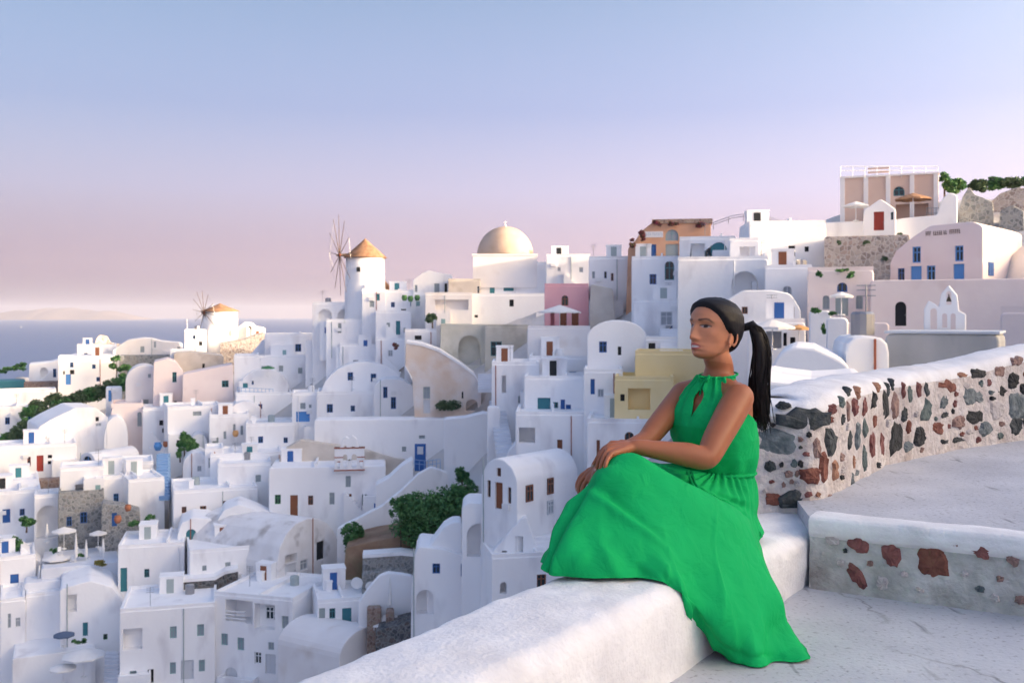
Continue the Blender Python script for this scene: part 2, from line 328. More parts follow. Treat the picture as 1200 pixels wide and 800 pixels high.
# end closure of the wall on the parapet side
ej = [swall(0, j/(nv_-1)) for j in range(nv_)]; sub(mesh('end_face', ej, [tuple(range(nv_))], 'mortar'), sw)
def stone_mesh(seed, w_, h_, dep, mat, tilt=0):
    """split stone bedded flush in the mortar: angular outline, faceted face"""
    r = random.Random(seed); k = r.choice((5, 6, 6, 7)); cn = []
    for j in range(k):
        a = 2*math.pi*(j+r.uniform(-.28, .28))/k+.4; ca, sa = math.cos(a), math.sin(a); sq = (abs(ca)**4+abs(sa)**4)**(-1/4); rr = r.uniform(.82, 1.08)*sq
        x, y = rr*ca*w_/2, rr*sa*h_/2; c, s = math.cos(tilt), math.sin(tilt); cn.append((x*c-y*s, x*s+y*c))
    o1 = []
    for j in range(k):
        a, b = cn[j], cn[(j+1) % k]
        for f in (0, .37, .7): g = r.uniform(-.05, .06); o1.append((a[0]+(b[0]-a[0])*f+g*(b[1]-a[1])*(f > 0)*2, a[1]+(b[1]-a[1])*f-g*(b[0]-a[0])*(f > 0)*2))
    n = len(o1); vs = [(x*1.04, dep, y*1.04) for x, y in o1]+[(x, .003+r.uniform(-.003, .003), y) for x, y in o1]
    vs += [(x*r.uniform(.72, .86), -.007+r.uniform(-.006, .003), y*r.uniform(.72, .86)) for x, y in o1]+[(r.uniform(-.15, .15)*w_, -.009+r.uniform(-.004, .003), r.uniform(-.15, .15)*h_)]
    fs = []
    for q in range(2):
        for j in range(n): fs.append((q*n+j, q*n+(j+1) % n, (q+1)*n+(j+1) % n, (q+1)*n+j))
    for j in range(n): fs.append((2*n+j, 2*n+(j+1) % n, 3*n))
    m = bpy.data.meshes.new('stone'); m.from_pydata(vs, [], fs); m.update(); m.materials.append(M[mat])
    return m
def put_stone(parent, p, nrm, me):
    o = bpy.data.objects.new('stone', me); COL.objects.link(o)
    y = nrm.normalized(); x = Vector((y.y, -y.x, 0)).normalized(); z = x.cross(y)
    mw = Matrix(((x.x, y.x, z.x, p.x), (x.y, y.y, z.y, p.y), (x.z, y.z, z.z, p.z), (0, 0, 0, 1)))
    o.parent = parent; o.matrix_parent_inverse = Matrix.Translation(-parent.location); o.matrix_basis = mw
PATH = [path_pt(i/1999) for i in range(2000)]; PRAT = np.array([p.x/p.y for p, n in PATH])
def wall_hit(px): return PATH[int(np.abs(PRAT-(px-600)/F).argmin())]
ST = '''941 493 50 21 dark;909 518 47 28 grey;902 546 11 12 dark;906 586 15 13 rust;930 586 25 25 dark;955 525 9 21 brown;972 516 15 30 dark;951 557 17 18 rust;964 548 9 30 rust;977 550 9 22 orange
973 480 12 11 red;982 491 5 12 dark;983 471 9 12 green;991 483 7 22 brown;995 459 6 10 dark;1005 461 7 13 orange;1001 477 9 18 red;995 514 10 22 dark;1005 509 7 30 grey;1013 501 9 19 green;1012 475 8 24 red
1021 469 11 20 black;1035 474 13 32 black;1048 476 12 26 brown;1013 537 7 32 green;1022 522 8 28 red;1034 520 10 25 red;1050 512 19 38 black;1028 545 7 6 black;1024 493 6 13 rust;1001 541 5 15 orange;972 583 10 9 brown
1039 457 6 14 dark;1027 454 7 9 orange;1046 451 4 12 dark;893 494 12 22 dark;997 560 5 12 grey;1064 462 8 18 green;1056 457 4 16 red;1074 458 6 16 red;1087 457 8 16 dark;1085 480 15 24 green;1104 470 10 13 grey
1110 452 25 9 rust;1141 465 28 18 grey;1143 488 21 14 black;1148 437 20 10 black;1172 435 11 12 brown;1188 446 13 15 black;1173 457 14 12 black;1190 476 21 26 grey;1167 480 16 18 pale;1189 498 15 18 dark;1155 502 14 13 grey
1122 495 14 14 brown;1099 502 15 13 rust;1106 486 10 6 dark;1078 510 16 20 black;1065 500 6 15 rust;1059 485 7 16 dark;1105 517 13 5 dark;1125 515 16 5 dark;1118 473 6 8 red;1065 523 12 11 grey;1191 423 13 9 brown;1128 439 12 5 orange;1199 456 8 12 black;1202 492 8 14 dark
1225 440 16 14 red;1222 470 14 20 dark;1250 455 18 18 grey;1248 425 14 12 black;1240 490 18 14 green;1270 470 15 20 rust;925 555 9 8 brown;918 475 14 7 dark;986 535 8 9 brown;1040 495 7 9 pale;1132 452 8 6 pale;990 500 5 9 pale'''
rs = random.Random(11); used = [tuple(map(float, q.split()[:4])) for q in ST.replace('\n', ';').split(';')]
for k in range(900):      # small filler stones between the big ones
    px = rs.uniform(895, 1290); p, n = wall_hit(px) if k % 1 == 0 else None; top = 370-(float(np.interp(p.x, WZX, WZZ))*.88-HC)*F/p.y; low = 370-((PZ if px > 962 else .22)+.03-HC)*F/p.y
    py = rs.uniform(top+3, low-2); ww, hh = rs.uniform(4, 8), rs.uniform(4, 9)
    if all(abs(px-q[0]) > (ww+q[2])/2+1.5 or abs(py-q[1]) > (hh+q[3])/2+1.5 for q in used):
        used.append((px, py, ww, hh)); ST += ';%.1f %.1f %.1f %.1f %s' % (px, py, ww, hh, rs.choice(('dark', 'rust', 'red', 'brown', 'grey', 'pale', 'black', 'brown', 'orange', 'green')))
    if len(used) > 150: break
for i, s_ in enumerate(ST.replace('\n', ';').split(';')):
    px, py, ww, hh, c = s_.split(); px, py, ww, hh = map(float, (px, py, ww, hh))
    p, n = wall_hit(px); D = p.y; vis = max(.62, abs(n.x*(px-600)/F+n.y)/math.hypot(1, (px-600)/F))
    q = P(px, py, D)
    d_ = .016*fbm(q*4, 3)+.006*fbm(q*18, 3)
    put_stone(sw, q-n*d_, n, stone_mesh(100+i, ww*D/F*1.28/vis, hh*D/F*1.28, .022, 'st_'+c, random.Random(i).uniform(-.12, .12)))
for i, (px, py, ww, hh, c, tl) in enumerate([(1006, 639, 28, 21, 'red', 0), (1044, 650, 22, 28, 'red', .2), (1092, 657, 36, 44, 'rust', .1), (1148, 646, 26, 18, 'red', 0), (1187, 656, 15, 16, 'brown', 0), (1004, 675, 17, 40, 'red', .5), (1034, 683, 13, 16, 'pale', 0), (975, 633, 18, 12, 'pale', 0), (1196, 703, 16, 12, 'brown', 0), (1078, 690, 10, 8, 'pale', 0), (1165, 700, 13, 12, 'pale', .3), (1120, 637, 8, 7, 'brown', 0), (1020, 660, 8, 7, 'brown', 0), (985, 660, 10, 9, 'pale', .3), (1060, 672, 8, 9, 'pale', 0), (1130, 672, 10, 8, 'pale', 0), (1172, 678, 9, 8, 'brown', 0), (1225, 650, 22, 20, 'red', 0), (990, 645, 6, 6, 'dark', 0), (1148, 690, 12, 9, 'grey', 0)]):
    k = (px-600)/F      # intersect the riser plane C0 + RD*b
    b_ = (k*C0.y-C0.x)/(RD.x-k*RD.y); p = C0+RD*b_; q = P(px, py, p.y)
    d_ = .008*fbm(q*5, 4)+.004*fbm(q*22, 3)
    put_stone(st, q-WD*d_, WD.copy(), stone_mesh(300+i, ww*p.y/F, hh*p.y/F, .02, 'st_'+c, tl))
# ---------------------------------------------------------------- the seated woman
def skinmat():
    m, n, l, b = newmat('skin', .48, .4)
    a = n.new('ShaderNodeAttribute'); a.attribute_name = 'Col'
    t = n.new('ShaderNodeTexNoise'); t.inputs['Scale'].default_value = 35; t.inputs['Detail'].default_value = 4
    g = n.new('ShaderNodeNewGeometry'); l.new(g.outputs['Position'], t.inputs[0])
    mr = n.new('ShaderNodeMapRange'); mr.inputs[3].default_value = .9; mr.inputs[4].default_value = 1.1; l.new(t.outputs[0], mr.inputs[0])
    v = n.new('ShaderNodeVectorMath'); v.operation = 'SCALE'; l.new(a.outputs['Color'], v.inputs[0]); l.new(mr.outputs[0], v.inputs['Scale']); l.new(v.outputs[0], b.inputs['Base Color'])
    b.inputs['Subsurface Weight'].default_value = .12; b.inputs['Subsurface Radius'].default_value = (.02, .008, .004); b.inputs['Subsurface Scale'].default_value = .4
skinmat()
def clothmat():
    m, n, l, b = newmat('green_cloth', .75, .08)
    g = n.new('ShaderNodeNewGeometry'); t = n.new('ShaderNodeTexNoise'); t.inputs['Scale'].default_value = 9; t.inputs['Detail'].default_value = 5; l.new(g.outputs['Position'], t.inputs[0])
    r = n.new('ShaderNodeValToRGB'); l.new(t.outputs[0], r.inputs[0]); r.color_ramp.elements[0].color = (.006, .36, .098, 1); r.color_ramp.elements[1].color = (.008, .45, .130, 1)
    l.new(r.outputs[0], b.inputs['Base Color']); b.inputs['Sheen Weight'].default_value = .0
    w_ = n.new('ShaderNodeTexNoise'); w_.inputs['Scale'].default_value = 320; l.new(g.outputs['Position'], w_.inputs[0])
    wr = n.new('ShaderNodeTexNoise'); wr.inputs['Scale'].default_value = 14; wr.inputs['Detail'].default_value = 3; wr.inputs['Distortion'].default_value = .8; l.new(g.outputs['Position'], wr.inputs[0])
    b1 = n.new('ShaderNodeBump'); b1.inputs['Strength'].default_value = .25; b1.inputs['Distance'].default_value = .002; l.new(w_.outputs[0], b1.inputs['Height'])
    b2 = n.new('ShaderNodeBump'); b2.inputs['Strength'].default_value = .5; b2.inputs['Distance'].default_value = .02; l.new(wr.outputs[0], b2.inputs['Height']); l.new(b1.outputs[0], b2.inputs['Normal'])
    l.new(b2.outputs[0], b.inputs['Normal'])
clothmat()
def hairmat():
    m, n, l, b = newmat('hair', .5, .25); b.inputs['Base Color'].default_value = (.010, .008, .009, 1); b.inputs['Anisotropic'].default_value = .5
    g = n.new('ShaderNodeTexCoord'); mp = n.new('ShaderNodeMapping'); mp.inputs['Scale'].default_value = (60, 160, 160); l.new(g.outputs['Object'], mp.inputs[0])
    t = n.new('ShaderNodeTexNoise'); t.inputs['Scale'].default_value = 2.; t.inputs['Detail'].default_value = 3; l.new(mp.outputs[0], t.inputs[0])
    bm_ = n.new('ShaderNodeBump'); bm_.inputs['Strength'].default_value = .4; bm_.inputs['Distance'].default_value = .003; l.new(t.outputs[0], bm_.inputs['Height']); l.new(bm_.outputs[0], b.inputs['Normal'])
hairmat()
TF = Vector((-.70, -.714, 0)).normalized(); TL = Vector((-TF.y, TF.x, 0))      # torso forward, her left
HF = Vector((-.815, -.575, .16)).normalized(); HL = Vector((.575, -.815, 0)).normalized(); HU = HF.cross(HL).normalized()
if HU.z < 0: HU = -HU
HO = P(836, 386, 3.40)
def H3(f, l, u): return HO+(HF*f+HL*l+HU*u)*1.01
def ga(x, s): return math.exp(-(x/s)**2)
HT = np.array([(-.104, .050, .020, .014), (-.100, .064, .008, .026), (-.092, .072, -.004, .038), (-.08, .077, -.028, .050), (-.06, .082, -.055, .060), (-.04, .083, -.078, .066), (-.02, .0835, -.091, .0695), (0, .0855, -.098, .0725), (.02, .090, -.1, .0735), (.045, .084, -.097, .070), (.065, .072, -.086, .061), (.080, .053, -.068, .048), (.088, .034, -.050, .033), (.0925, .008, -.026, .014)])
def head_pt(u, th, grow=0.):
    fr, bk, hw = (float(np.interp(u, HT[:, 0], HT[:, i])) for i in (1, 2, 3))
    c = fr*.12+bk*.12 if u > -.05 else float(np.interp(u, [-.104, -.05], [(fr+bk)/2, fr*.12+bk*.12]))
    co, si = math.cos(th), math.sin(th); n = float(np.interp(u, [-.1, -.05, .0, .04, .09], [1.95, 1.72, 1.76, 2.05, 2.1])) if co > 0 else 2.0
    f = c+math.copysign(abs(co)**(2/n), co)*((fr-c) if co > 0 else (c-bk)); l = math.copysign(abs(si)**(2/n), si)*hw
    if co > 0 and grow == 0:
        al = abs(l); d = 0
        nz = float(np.interp(u, [-.053, -.049, -.044, -.038, -.028, -.014, 0, .014], [0, .009, .0205, .0240, .0195, .0125, .0065, 0]))
        ns = float(np.interp(u, [-.052, -.042, -.022, .01], [.012, .0125, .0085, .008])); d += nz*ga(l, ns)
        d += .0085*ga(al-.0135, .006)*ga(u+.043, .006)
        d -= .0115*ga(al-.030, .015)*ga(u-.003, .010); d += .0065*ga(al-.030, .0125)*ga(u+.001, .0065)
        d -= .0025*ga(al-.030, .014)*ga(u-.0075, .0018)
        d += .0045*ga(al-.028, .02)*ga(u-.0185, .006)
        d += .0100*ga(l, .0190)*ga(u+.0620, .0046)+.0105*ga(l, .0175)*ga(u+.0750, .0050)
        d -= .0055*ga(l, .021)*ga(u+.0685, .0024)+.0040*ga(l, .02)*ga(u+.083, .0045)
        d += .007*ga(l, .015)*ga(u+.0935, .008)+.0045*ga(al-.050, .014)*ga(u+.022, .014)
        d -= .003*ga(al-.045, .014)*ga(u+.055, .013)
        f += d
    if grow:
        nrm = Vector((f-c, l, u*1.0+.02)).normalized(); return f+nrm.x*grow, l+nrm.y*grow, u+nrm.z*grow
    return f, l, u
body = MB()
us = np.concatenate([np.linspace(-.104, -.09, 10)[:-1], np.linspace(-.09, .025, 90)[:-1], np.linspace(.025, .0925, 26)]); nth = 144
vs = [H3(*head_pt(u, 2*math.pi*j/nth)) for u in us for j in range(nth)]
fs = [(i*nth+j, i*nth+(j+1) % nth, (i+1)*nth+(j+1) % nth, (i+1)*nth+j) for i in range(len(us)-1) for j in range(nth)]
fs += [tuple(range(nth))[::-1], tuple((len(us)-1)*nth+j for j in range(nth))]
body.add(vs, fs)
def ball(mb, c, r, ax=None, n=14):
    ax = ax or (Vector((1, 0, 0)), Vector((0, 1, 0)), Vector((0, 0, 1))); r = r if hasattr(r, '__len__') else (r, r, r)
    vs = []
    for i in range(1, n):
        a = math.pi*i/n
        for j in range(2*n):
            b = math.pi*j/n; vs.append(c+ax[0]*(r[0]*math.sin(a)*math.cos(b))+ax[1]*(r[1]*math.sin(a)*math.sin(b))+ax[2]*(r[2]*math.cos(a)))
    m_ = 2*n; fs = [(i*m_+j, i*m_+(j+1) % m_, (i+1)*m_+(j+1) % m_, (i+1)*m_+j) for i in range(n-2) for j in range(m_)]
    fs += [tuple(range(m_)), tuple((n-2)*m_+j for j in range(m_))[::-1]]
    mb.add(vs, fs)
def limb(mb, pts, rad, n=32):   # smooth tapered chain with round joints
    pts = [Vector(p) for p in pts]; out = []; ro = []
    for i in range(len(pts)-1):
        for k in range(6):
            f = k/6; p0 = pts[max(i-1, 0)]; p1 = pts[i]; p2 = pts[i+1]; p3 = pts[min(i+2, len(pts)-1)]
            cm = .5*((2*p1)+(p2-p0)*f+(2*p0-5*p1+4*p2-p3)*f*f+(3*p1-p0-3*p2+p3)*f**3)
            out.append(cm.lerp(p1.lerp(p2, f), .35)); ro.append(rad[i]*(1-f)+rad[i+1]*f)
    out.append(pts[-1]); ro.append(rad[-1])
    mb.tube(out, ro, n); ball(mb, out[0], ro[0], n=8); ball(mb, out[-1], ro[-1], n=8)
# ears
for s in (-1, 1):
    ring = []
    for k in range(15):
        a = math.radians(-60+k*20); ring.append(H3(-.016-.013*math.cos(a)-.004*math.sin(a), s*(.0745+.009*max(0, math.cos(a))), -.030+.027*math.sin(a)))
    body.tube(ring, [.0042]*15, 8); ball(body, H3(-.013, s*.072, -.032), (.012, .006, .022), (HF, HL, HU), 8); ball(body, H3(-.006, s*.0735, -.055), .0055, n=7)
# neck, torso
limb(body, [H3(-.022, 0, -.03), H3(-.022, 0, -.075), P(843, 428, 3.425), P(842, 444, 3.43)], [.047, .045, .047, .056])
TC = [(447, 841, .085, .062, 3.43), (455, 840, .118, .078, 3.43), (470, 838, .135, .092, 3.42), (485, 837, .137, .105, 3.42), (497, 837, .132, .112, 3.42), (515, 839, .122, .098, 3.42), (535, 841, .104, .084, 3.42), (553, 842, .100, .084, 3.42), (575, 842, .092, .082, 3.43), (597, 843, .090, .082, 3.44), (606, 843, .082, .075, 3.44)]
n_ = 40; vs = []
for y, x, a, b, D in TC:
    c = P(x, y, D)
    for j in range(n_):
        t = 2*math.pi*j/n_; vs.append(c+TF*(b*math.cos(t))+TL*(a*math.sin(t)))
fs = [(i*n_+j, i*n_+(j+1) % n_, (i+1)*n_+(j+1) % n_, (i+1)*n_+j) for i in range(len(TC)-1) for j in range(n_)]+[tuple(range(n_)), tuple((len(TC)-1)*n_+j for j in range(n_))[::-1]]
body.add(vs, fs)
LS, RS = P(866, 466, 3.30), P(801, 462, 3.535)
for S in (LS, RS): limb(body, [P(842, 443, 3.43), P(842, 449, 3.43).lerp(S, .55), S], [.043, .042, .046])
LE, LWr = P(828, 536, 3.15), P(744, 523, 3.13)
limb(body, [LS, LS.lerp(LE, .3), LS.lerp(LE, .7), LE, LE.lerp(LWr, .28), LE.lerp(LWr, .75), LWr], [.050, .050, .045, .0375, .0385, .0285, .0235])
RE, RWr = P(757, 516, 3.335), P(701, 549, 3.17)
limb(body, [RS, RS.lerp(RE, .35), RS.lerp(RE, .75), RE, RE.lerp(RWr, .3), RE.lerp(RWr, .75), RWr], [.046, .043, .039, .034, .035, .027, .0225])
TIPS = []
def hand(wr, knuck, fingers, thumb, r=.0078):
    for k, fpts in zip(knuck, fingers):
        kp = P(*k); limb(body, [wr, wr.lerp(kp, .55), kp], [.017, .0135, .0105], 16)
        q = [kp]+[P(*x) for x in fpts]; limb(body, q, [.0088, .0076, .0067, .0055][:len(q)], 14); TIPS.append((q[-1], (q[-1]-q[-2]).normalized()))
    q = [P(*x) for x in thumb]; limb(body, [wr]+q, [.016, .0125, .0095, .0075][:len(q)+1], 14); TIPS.append((q[-1], (q[-1]-q[-2]).normalized()))
# her left hand lies over the knee (little finger nearest), thumb along the far side
hand(LWr, [(717, 519.5, 3.135), (713.5, 523, 3.11), (713, 527.5, 3.085), (716, 532, 3.06)],
     [[(707, 526, 3.12), (700, 536, 3.112), (694, 546, 3.11)], [(705.5, 531, 3.092), (701, 541, 3.080), (698, 551, 3.078)],
      [(707.5, 535.5, 3.062), (704.5, 544, 3.048), (703.5, 552, 3.046)], [(711.5, 539, 3.038), (709.5, 545, 3.022), (709, 550.5, 3.022)]],
     [(728, 519, 3.165), (716, 525, 3.18), (706, 536, 3.18)])
# her right hand hangs below it, fingers curled over the knee's end
hand(RWr, [(690, 551.5, 3.175), (688, 556, 3.15), (689.5, 561, 3.125), (693.5, 565.5, 3.10)],
     [[(681.5, 557, 3.165), (676.5, 566, 3.155), (676, 574, 3.147)], [(681, 563, 3.138), (677.5, 572, 3.125), (679.5, 580, 3.118)],
      [(684, 568, 3.108), (682, 576, 3.096), (684.5, 583, 3.09)], [(689.5, 571, 3.083), (688.5, 577.5, 3.074), (690.5, 583, 3.07)]],
     [(698, 555, 3.12), (696, 561, 3.095), (694, 568, 3.08)])
# legs (under the dress)
limb(body, [P(842, 598, 3.48), P(795, 588, 3.32), P(742, 573, 3.17), P(716, 612, 3.03), P(692, 652, 2.93)], [.070, .068, .052, .048, .034])
limb(body, [P(692, 652, 2.93), P(684, 661, 2.90), P(668, 664, 2.86)], [.034, .030, .022])
limb(body, [P(850, 598, 3.43), P(844, 622, 3.27), P(836, 640, 3.13), P(852, 690, 3.04), P(866, 735, 3.05)], [.058, .052, .046, .042, .032])
limb(body, [P(866, 738, 3.05), P(858, 748, 3.03), P(846, 755, 2.98)], [.030, .028, .020])
tmp = body.build('tmp_body', None)
rm = tmp.modifiers.new('r', 'REMESH'); rm.mode = 'VOXEL'; rm.voxel_size = .0026; rm.use_smooth_shade = True
dg = bpy.context.evaluated_depsgraph_get(); bme = bpy.data.meshes.new_from_object(tmp.evaluated_get(dg), depsgraph=dg)
bpy.data.objects.remove(tmp)
nv = len(bme.vertices); co = np.empty(nv*3); bme.vertices.foreach_get('co', co); co = co.reshape(-1, 3)
ed = np.empty(len(bme.edges)*2, int); bme.edges.foreach_get('vertices', ed); ed = ed.reshape(-1, 2)
deg = np.bincount(ed.ravel(), minlength=nv)[:, None]
hm_ = (np.linalg.norm(co-np.array(HO), axis=1) < .125)[:, None]
hnd = (np.minimum(np.linalg.norm(co-np.array(P(706, 536, 3.09)), axis=1), np.linalg.norm(co-np.array(P(686, 566, 3.13)), axis=1)) < .085)[:, None]
for it in range(14):      # relax the skin; the face only a little
    acc = np.stack([np.bincount(ed[:, 0], co[ed[:, 1], k], nv)+np.bincount(ed[:, 1], co[ed[:, 0], k], nv) for k in range(3)], 1)/deg
    co = co+(acc-co)*np.where(hm_, .45 if it < 2 else 0., np.where(hnd, .5 if it < 3 else 0., .55))
bme.vertices.foreach_set('co', co.ravel()); bme.update()
rel = (co-np.array(HO))/1.01; hf, hl, hu = rel@np.array(HF), rel@np.array(HL), rel@np.array(HU)
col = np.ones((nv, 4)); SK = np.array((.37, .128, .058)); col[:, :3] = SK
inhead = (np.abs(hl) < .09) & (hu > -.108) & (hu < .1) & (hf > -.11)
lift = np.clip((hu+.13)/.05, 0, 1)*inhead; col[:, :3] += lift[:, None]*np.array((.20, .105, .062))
def blend(mask, c): col[:, :3] = col[:, :3]*(1-mask[:, None])+np.array(c)*mask[:, None]
ss = lambda x, a, b: np.clip((x-a)/(b-a), 0, 1)
face = inhead & (hf > .04); al = np.abs(hl)
cheek = np.exp(-((al-.042)/.02)**2-((hu+.03)/.018)**2)*face; blend(cheek*.25, (.55, .20, .12))
lip = face*(1-ss(np.hypot(hl/.0245, (hu+.0685)/.0125), .75, 1.0)); blend(lip*.9, (.42, .095, .085))
teeth = face*(1-ss(np.hypot(hl/.0175, (hu+.0685)/.0042), .75, 1.1)); blend(teeth*.9, (.75, .70, .66))
brow_u = .0195+.004*np.exp(-((al-.036)/.012)**2)-.010*ss(al, .044, .060)
brow = face*np.exp(-((hu-brow_u)/.0034)**2)*ss(al, .010, .016)*(1-ss(al, .048, .056)); blend(np.clip(brow*1.2, 0, .88), (.035, .018, .012))
eyeu = .0005; ew = np.hypot((al-.030)/.0155, (hu-eyeu)/(.0064))
eye = face*(1-ss(ew, .75, 1.0)); blend(eye*.95, (.34, .29, .27))
iris = face*(1-ss(np.hypot((hl-np.sign(hl)*.030-.001)/.0068, (hu-eyeu)/.0068), .8, 1.05)); blend(iris*eye, (.015, .009, .007))
lid = face*np.exp(-((hu-eyeu-.0058+.25*np.abs(al-.030))/.0022)**2)*(al > .014)*(al < .048); blend(np.clip(lid, 0, .9), (.03, .016, .012))
for tp, dr in TIPS:
    d = co-np.array(tp); near = (np.linalg.norm(d, axis=1) < .0095) & (d@np.array(dr) > -.005); blend(near*.75, (.62, .46, .40))
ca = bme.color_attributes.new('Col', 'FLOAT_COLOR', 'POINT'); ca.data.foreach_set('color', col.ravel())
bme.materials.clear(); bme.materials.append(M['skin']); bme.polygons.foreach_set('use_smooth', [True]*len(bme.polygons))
bme.name = 'person'
woman = bpy.data.objects.new('person', bme); COL.objects.link(woman)
tag(woman, 'woman with black ponytail in a long green dress sitting on the white parapet', 'person')
# hair: a sleek cap swept back to a tie, with a long ponytail
nu_, nt_ = 70, 110; vs = []; keep = []
for i in range(nu_):
    u = -.085+(.0925+.085)*i/(nu_-1)
    for j in range(nt_):
        th = 2*math.pi*j/nt_; f0, l0, u0 = head_pt(u, th, 1e-6)
        line = float(np.interp(u, [-.085, -.055, -.03, -.015, .0, .02, .04, .060, .075, .0925], [-.050, -.040, -.032, -.006, .015, .030, .046, .064, .080, .095])) # hairline: hair behind this f
        dd = (line-f0); t = max(0, min(1, dd/.011)); g = .016*math.sin(t*math.pi/2) if t > 0 else -.004
        g += .0008*math.sin(th*46+math.sin(u*60)+u*90)*t
        f_, l_, u_ = head_pt(u, th, g if abs(g) > 1e-5 else 1e-6); vs.append(H3(f_, l_, u_)); keep.append(dd)
fs = []
for i in range(nu_-1):
    for j in range(nt_):
        q = (i*nt_+j, i*nt_+(j+1) % nt_, (i+1)*nt_+(j+1) % nt_, (i+1)*nt_+j)
        if max(keep[k] for k in q) > -.006: fs.append(q)
fs.append(tuple((nu_-1)*nt_+j for j in range(nt_)))
hair = sub(mesh('hair', vs, fs, 'hair', None, True), woman)
pt = MB()
core = [H3(-.098, 0, .012), H3(-.118, 0, .018), P(881, 381, 3.425), P(888, 391, 3.43), P(892, 408, 3.43), P(892, 430, 3.43), P(890, 452, 3.43), P(891, 472, 3.43), P(893, 492, 3.43)]
pt.tube(core, [.018, .014, .020, .026, .030, .031, .026, .016, .004], 14, flat=.8)
rr = random.Random(3)
def cr_(pts, m):
    out = []
    for i in range(len(pts)-1):
        p0, p1, p2, p3 = pts[max(i-1, 0)], pts[i], pts[i+1], pts[min(i+2, len(pts)-1)]
        for k in range(m):
            f = k/m; out.append(.5*((2*p1)+(p2-p0)*f+(2*p0-5*p1+4*p2-p3)*f*f+(3*p1-p0-3*p2+p3)*f**3))
    return out+[pts[-1]]
for k in range(240):
    a = rr.uniform(0, 6.28); rad = math.sqrt(rr.random()); ln = rr.uniform(.72, 1.12)
    off = Vector((math.cos(a)*rad, math.sin(a)*rad*.8, 0)); sp_ = [.010, .008, .018, .025, .030, .033, .034, .032, .030]
    wv = rr.uniform(.0, .012) if rad > .7 else .003; ph = rr.uniform(0, 6)
    pts = [c+off*s_+Vector((math.sin(ph+i*1.3)*wv*i/8, math.cos(ph*2+i)*wv*i/8, 0)) for i, (c, s_) in enumerate(zip(core, sp_))]
    if ln > 1: pts.append(pts[-1]+Vector((rr.uniform(-.008, .022), rr.uniform(-.01, .01), -.07*(ln-.9)*5*rr.random())))
    else: pts = pts[:-1] if ln < .85 else pts
    pts = cr_(pts, 3); pt.tube(pts, [.0016]*(len(pts)-2)+[.001, .0004], 3, cap=False)
sub(pt.build('ponytail', 'hair', None, True), hair)
ht = MB(); ht.tube([H3(-.106, .016*math.cos(a), .014+.016*math.sin(a)) for a in np.linspace(0, 2*math.pi, 17)], .006, 8); sub(ht.build('hair_tie', 'dark'), hair)
fl = MB()     # a few loose strands over the crown
for k in range(26):
    th0 = rr.uniform(-1.2, 1.2); pts = []
    for i in range(8):
        u = .080+.012*math.sin(i/7*math.pi*.75); f_, l_, u_ = head_pt(min(u, .091), th0+(math.pi-abs(th0)*.2-th0)*i/7*.9, .0135+.0045*math.sin(i/7*math.pi)*rr.random()); pts.append(H3(f_, l_, u_))
    fl.tube(pts, .0006, 3, cap=False)
sub(fl.build('loose_strands', 'hair'), hair)
ZV0 = Vector((0, 0, 1))
# ---- dress: skirt rings given as (px, py, distance), waist to hem
RINGS = [
 [(887,549,3.47),(884,555,3.40),(879,561,3.33),(868,564,3.29),(856,565,3.27),(844,565,3.26),(832,563,3.27),(820,560,3.29),(811,556,3.32),(805,552,3.37),(804,549,3.42),(810,545,3.49),(830,543,3.54),(865,543,3.55)],
 [(890,566,3.53),(889,573,3.43),(884,580,3.34),(872,583,3.28),(857,581,3.25),(841,576,3.22),(822,567,3.21),(803,558,3.22),(785,551,3.24),(768,545,3.26),(760,543,3.3),(765,544,3.36),(785,546,3.46),(840,550,3.56)],
 [(889,585,3.55),(888,596,3.43),(885,608,3.34),(875,604,3.27),(859,595,3.22),(840,586,3.19),(816,573,3.17),(792,560,3.15),(768,548,3.15),(745,539,3.15),(730,537,3.18),(730,541,3.25),(745,550,3.36),(808,564,3.53)],
 [(887,600,3.56),(887,612,3.42),(885,622,3.28),(876,612,3.17),(860,598,3.09),(840,588,3.045),(815,574,3.02),(790,560,3.01),(765,547,3.02),(738,536,3.03),(711,541,3.05),(703,552,3.15),(718,562,3.3),(800,580,3.5)],
 [(886,618,3.54),(888,632,3.40),(894,650,3.24),(894,662,3.10),(868,655,2.99),(840,645,2.94),(810,630,2.91),(785,615,2.90),(755,600,2.90),(718,585,2.92),(687,580,2.96),(677,592,3.05),(695,600,3.22),(780,608,3.46)],
 [(885,622,3.50),(889,639,3.38),(905,686,3.20),(913,705,3.05),(885,712,2.93),(852,702,2.88),(818,684,2.84),(790,662,2.82),(760,645,2.81),(712,632,2.82),(667,622,2.86),(657,625,2.95),(675,622,3.14),(765,616,3.42)],
 [(882,624,3.48),(888,642,3.37),(911,715,3.20),(916,733,3.03),(895,756,2.90),(856,748,2.86),(818,716,2.81),(790,678,2.785),(765,664,2.775),(712,656,2.78),(655,650,2.79),(645,646,2.86),(665,636,3.05),(755,620,3.38)],
 [(880,624,3.47),(887,645,3.36),(914,738,3.22),(951,770,2.953),(900,779,2.888),(856,776,2.91),(823,746,2.895),(795,697,2.79),(772,680,2.765),(715,675.5,2.775),(652,675,2.785),(638,665,2.83),(660,650,2.98),(750,624,3.35)]]
RINGS = [[(c[0]-(6 if j in (0, 1) and i in (1, 2, 3) else 3 if j == 2 and i in (1, 2, 3) else 0), c[1], c[2]) for j, c in enumerate(r)] for i, r in enumerate(RINGS)]
R3 = [[P(*c) for c in r] for r in RINGS]; K = len(R3[0]); cw = P(843, 552, 3.42)
for k in range(K):   # the waist ring follows the belt
    d_ = R3[0][k]-cw; an = math.atan2(d_.dot(TL)/.128, d_.dot(TF)/.107); R3[0][k] = cw+TF*(.103*math.cos(an))+TL*(.120*math.sin(an))+ZV0*.006

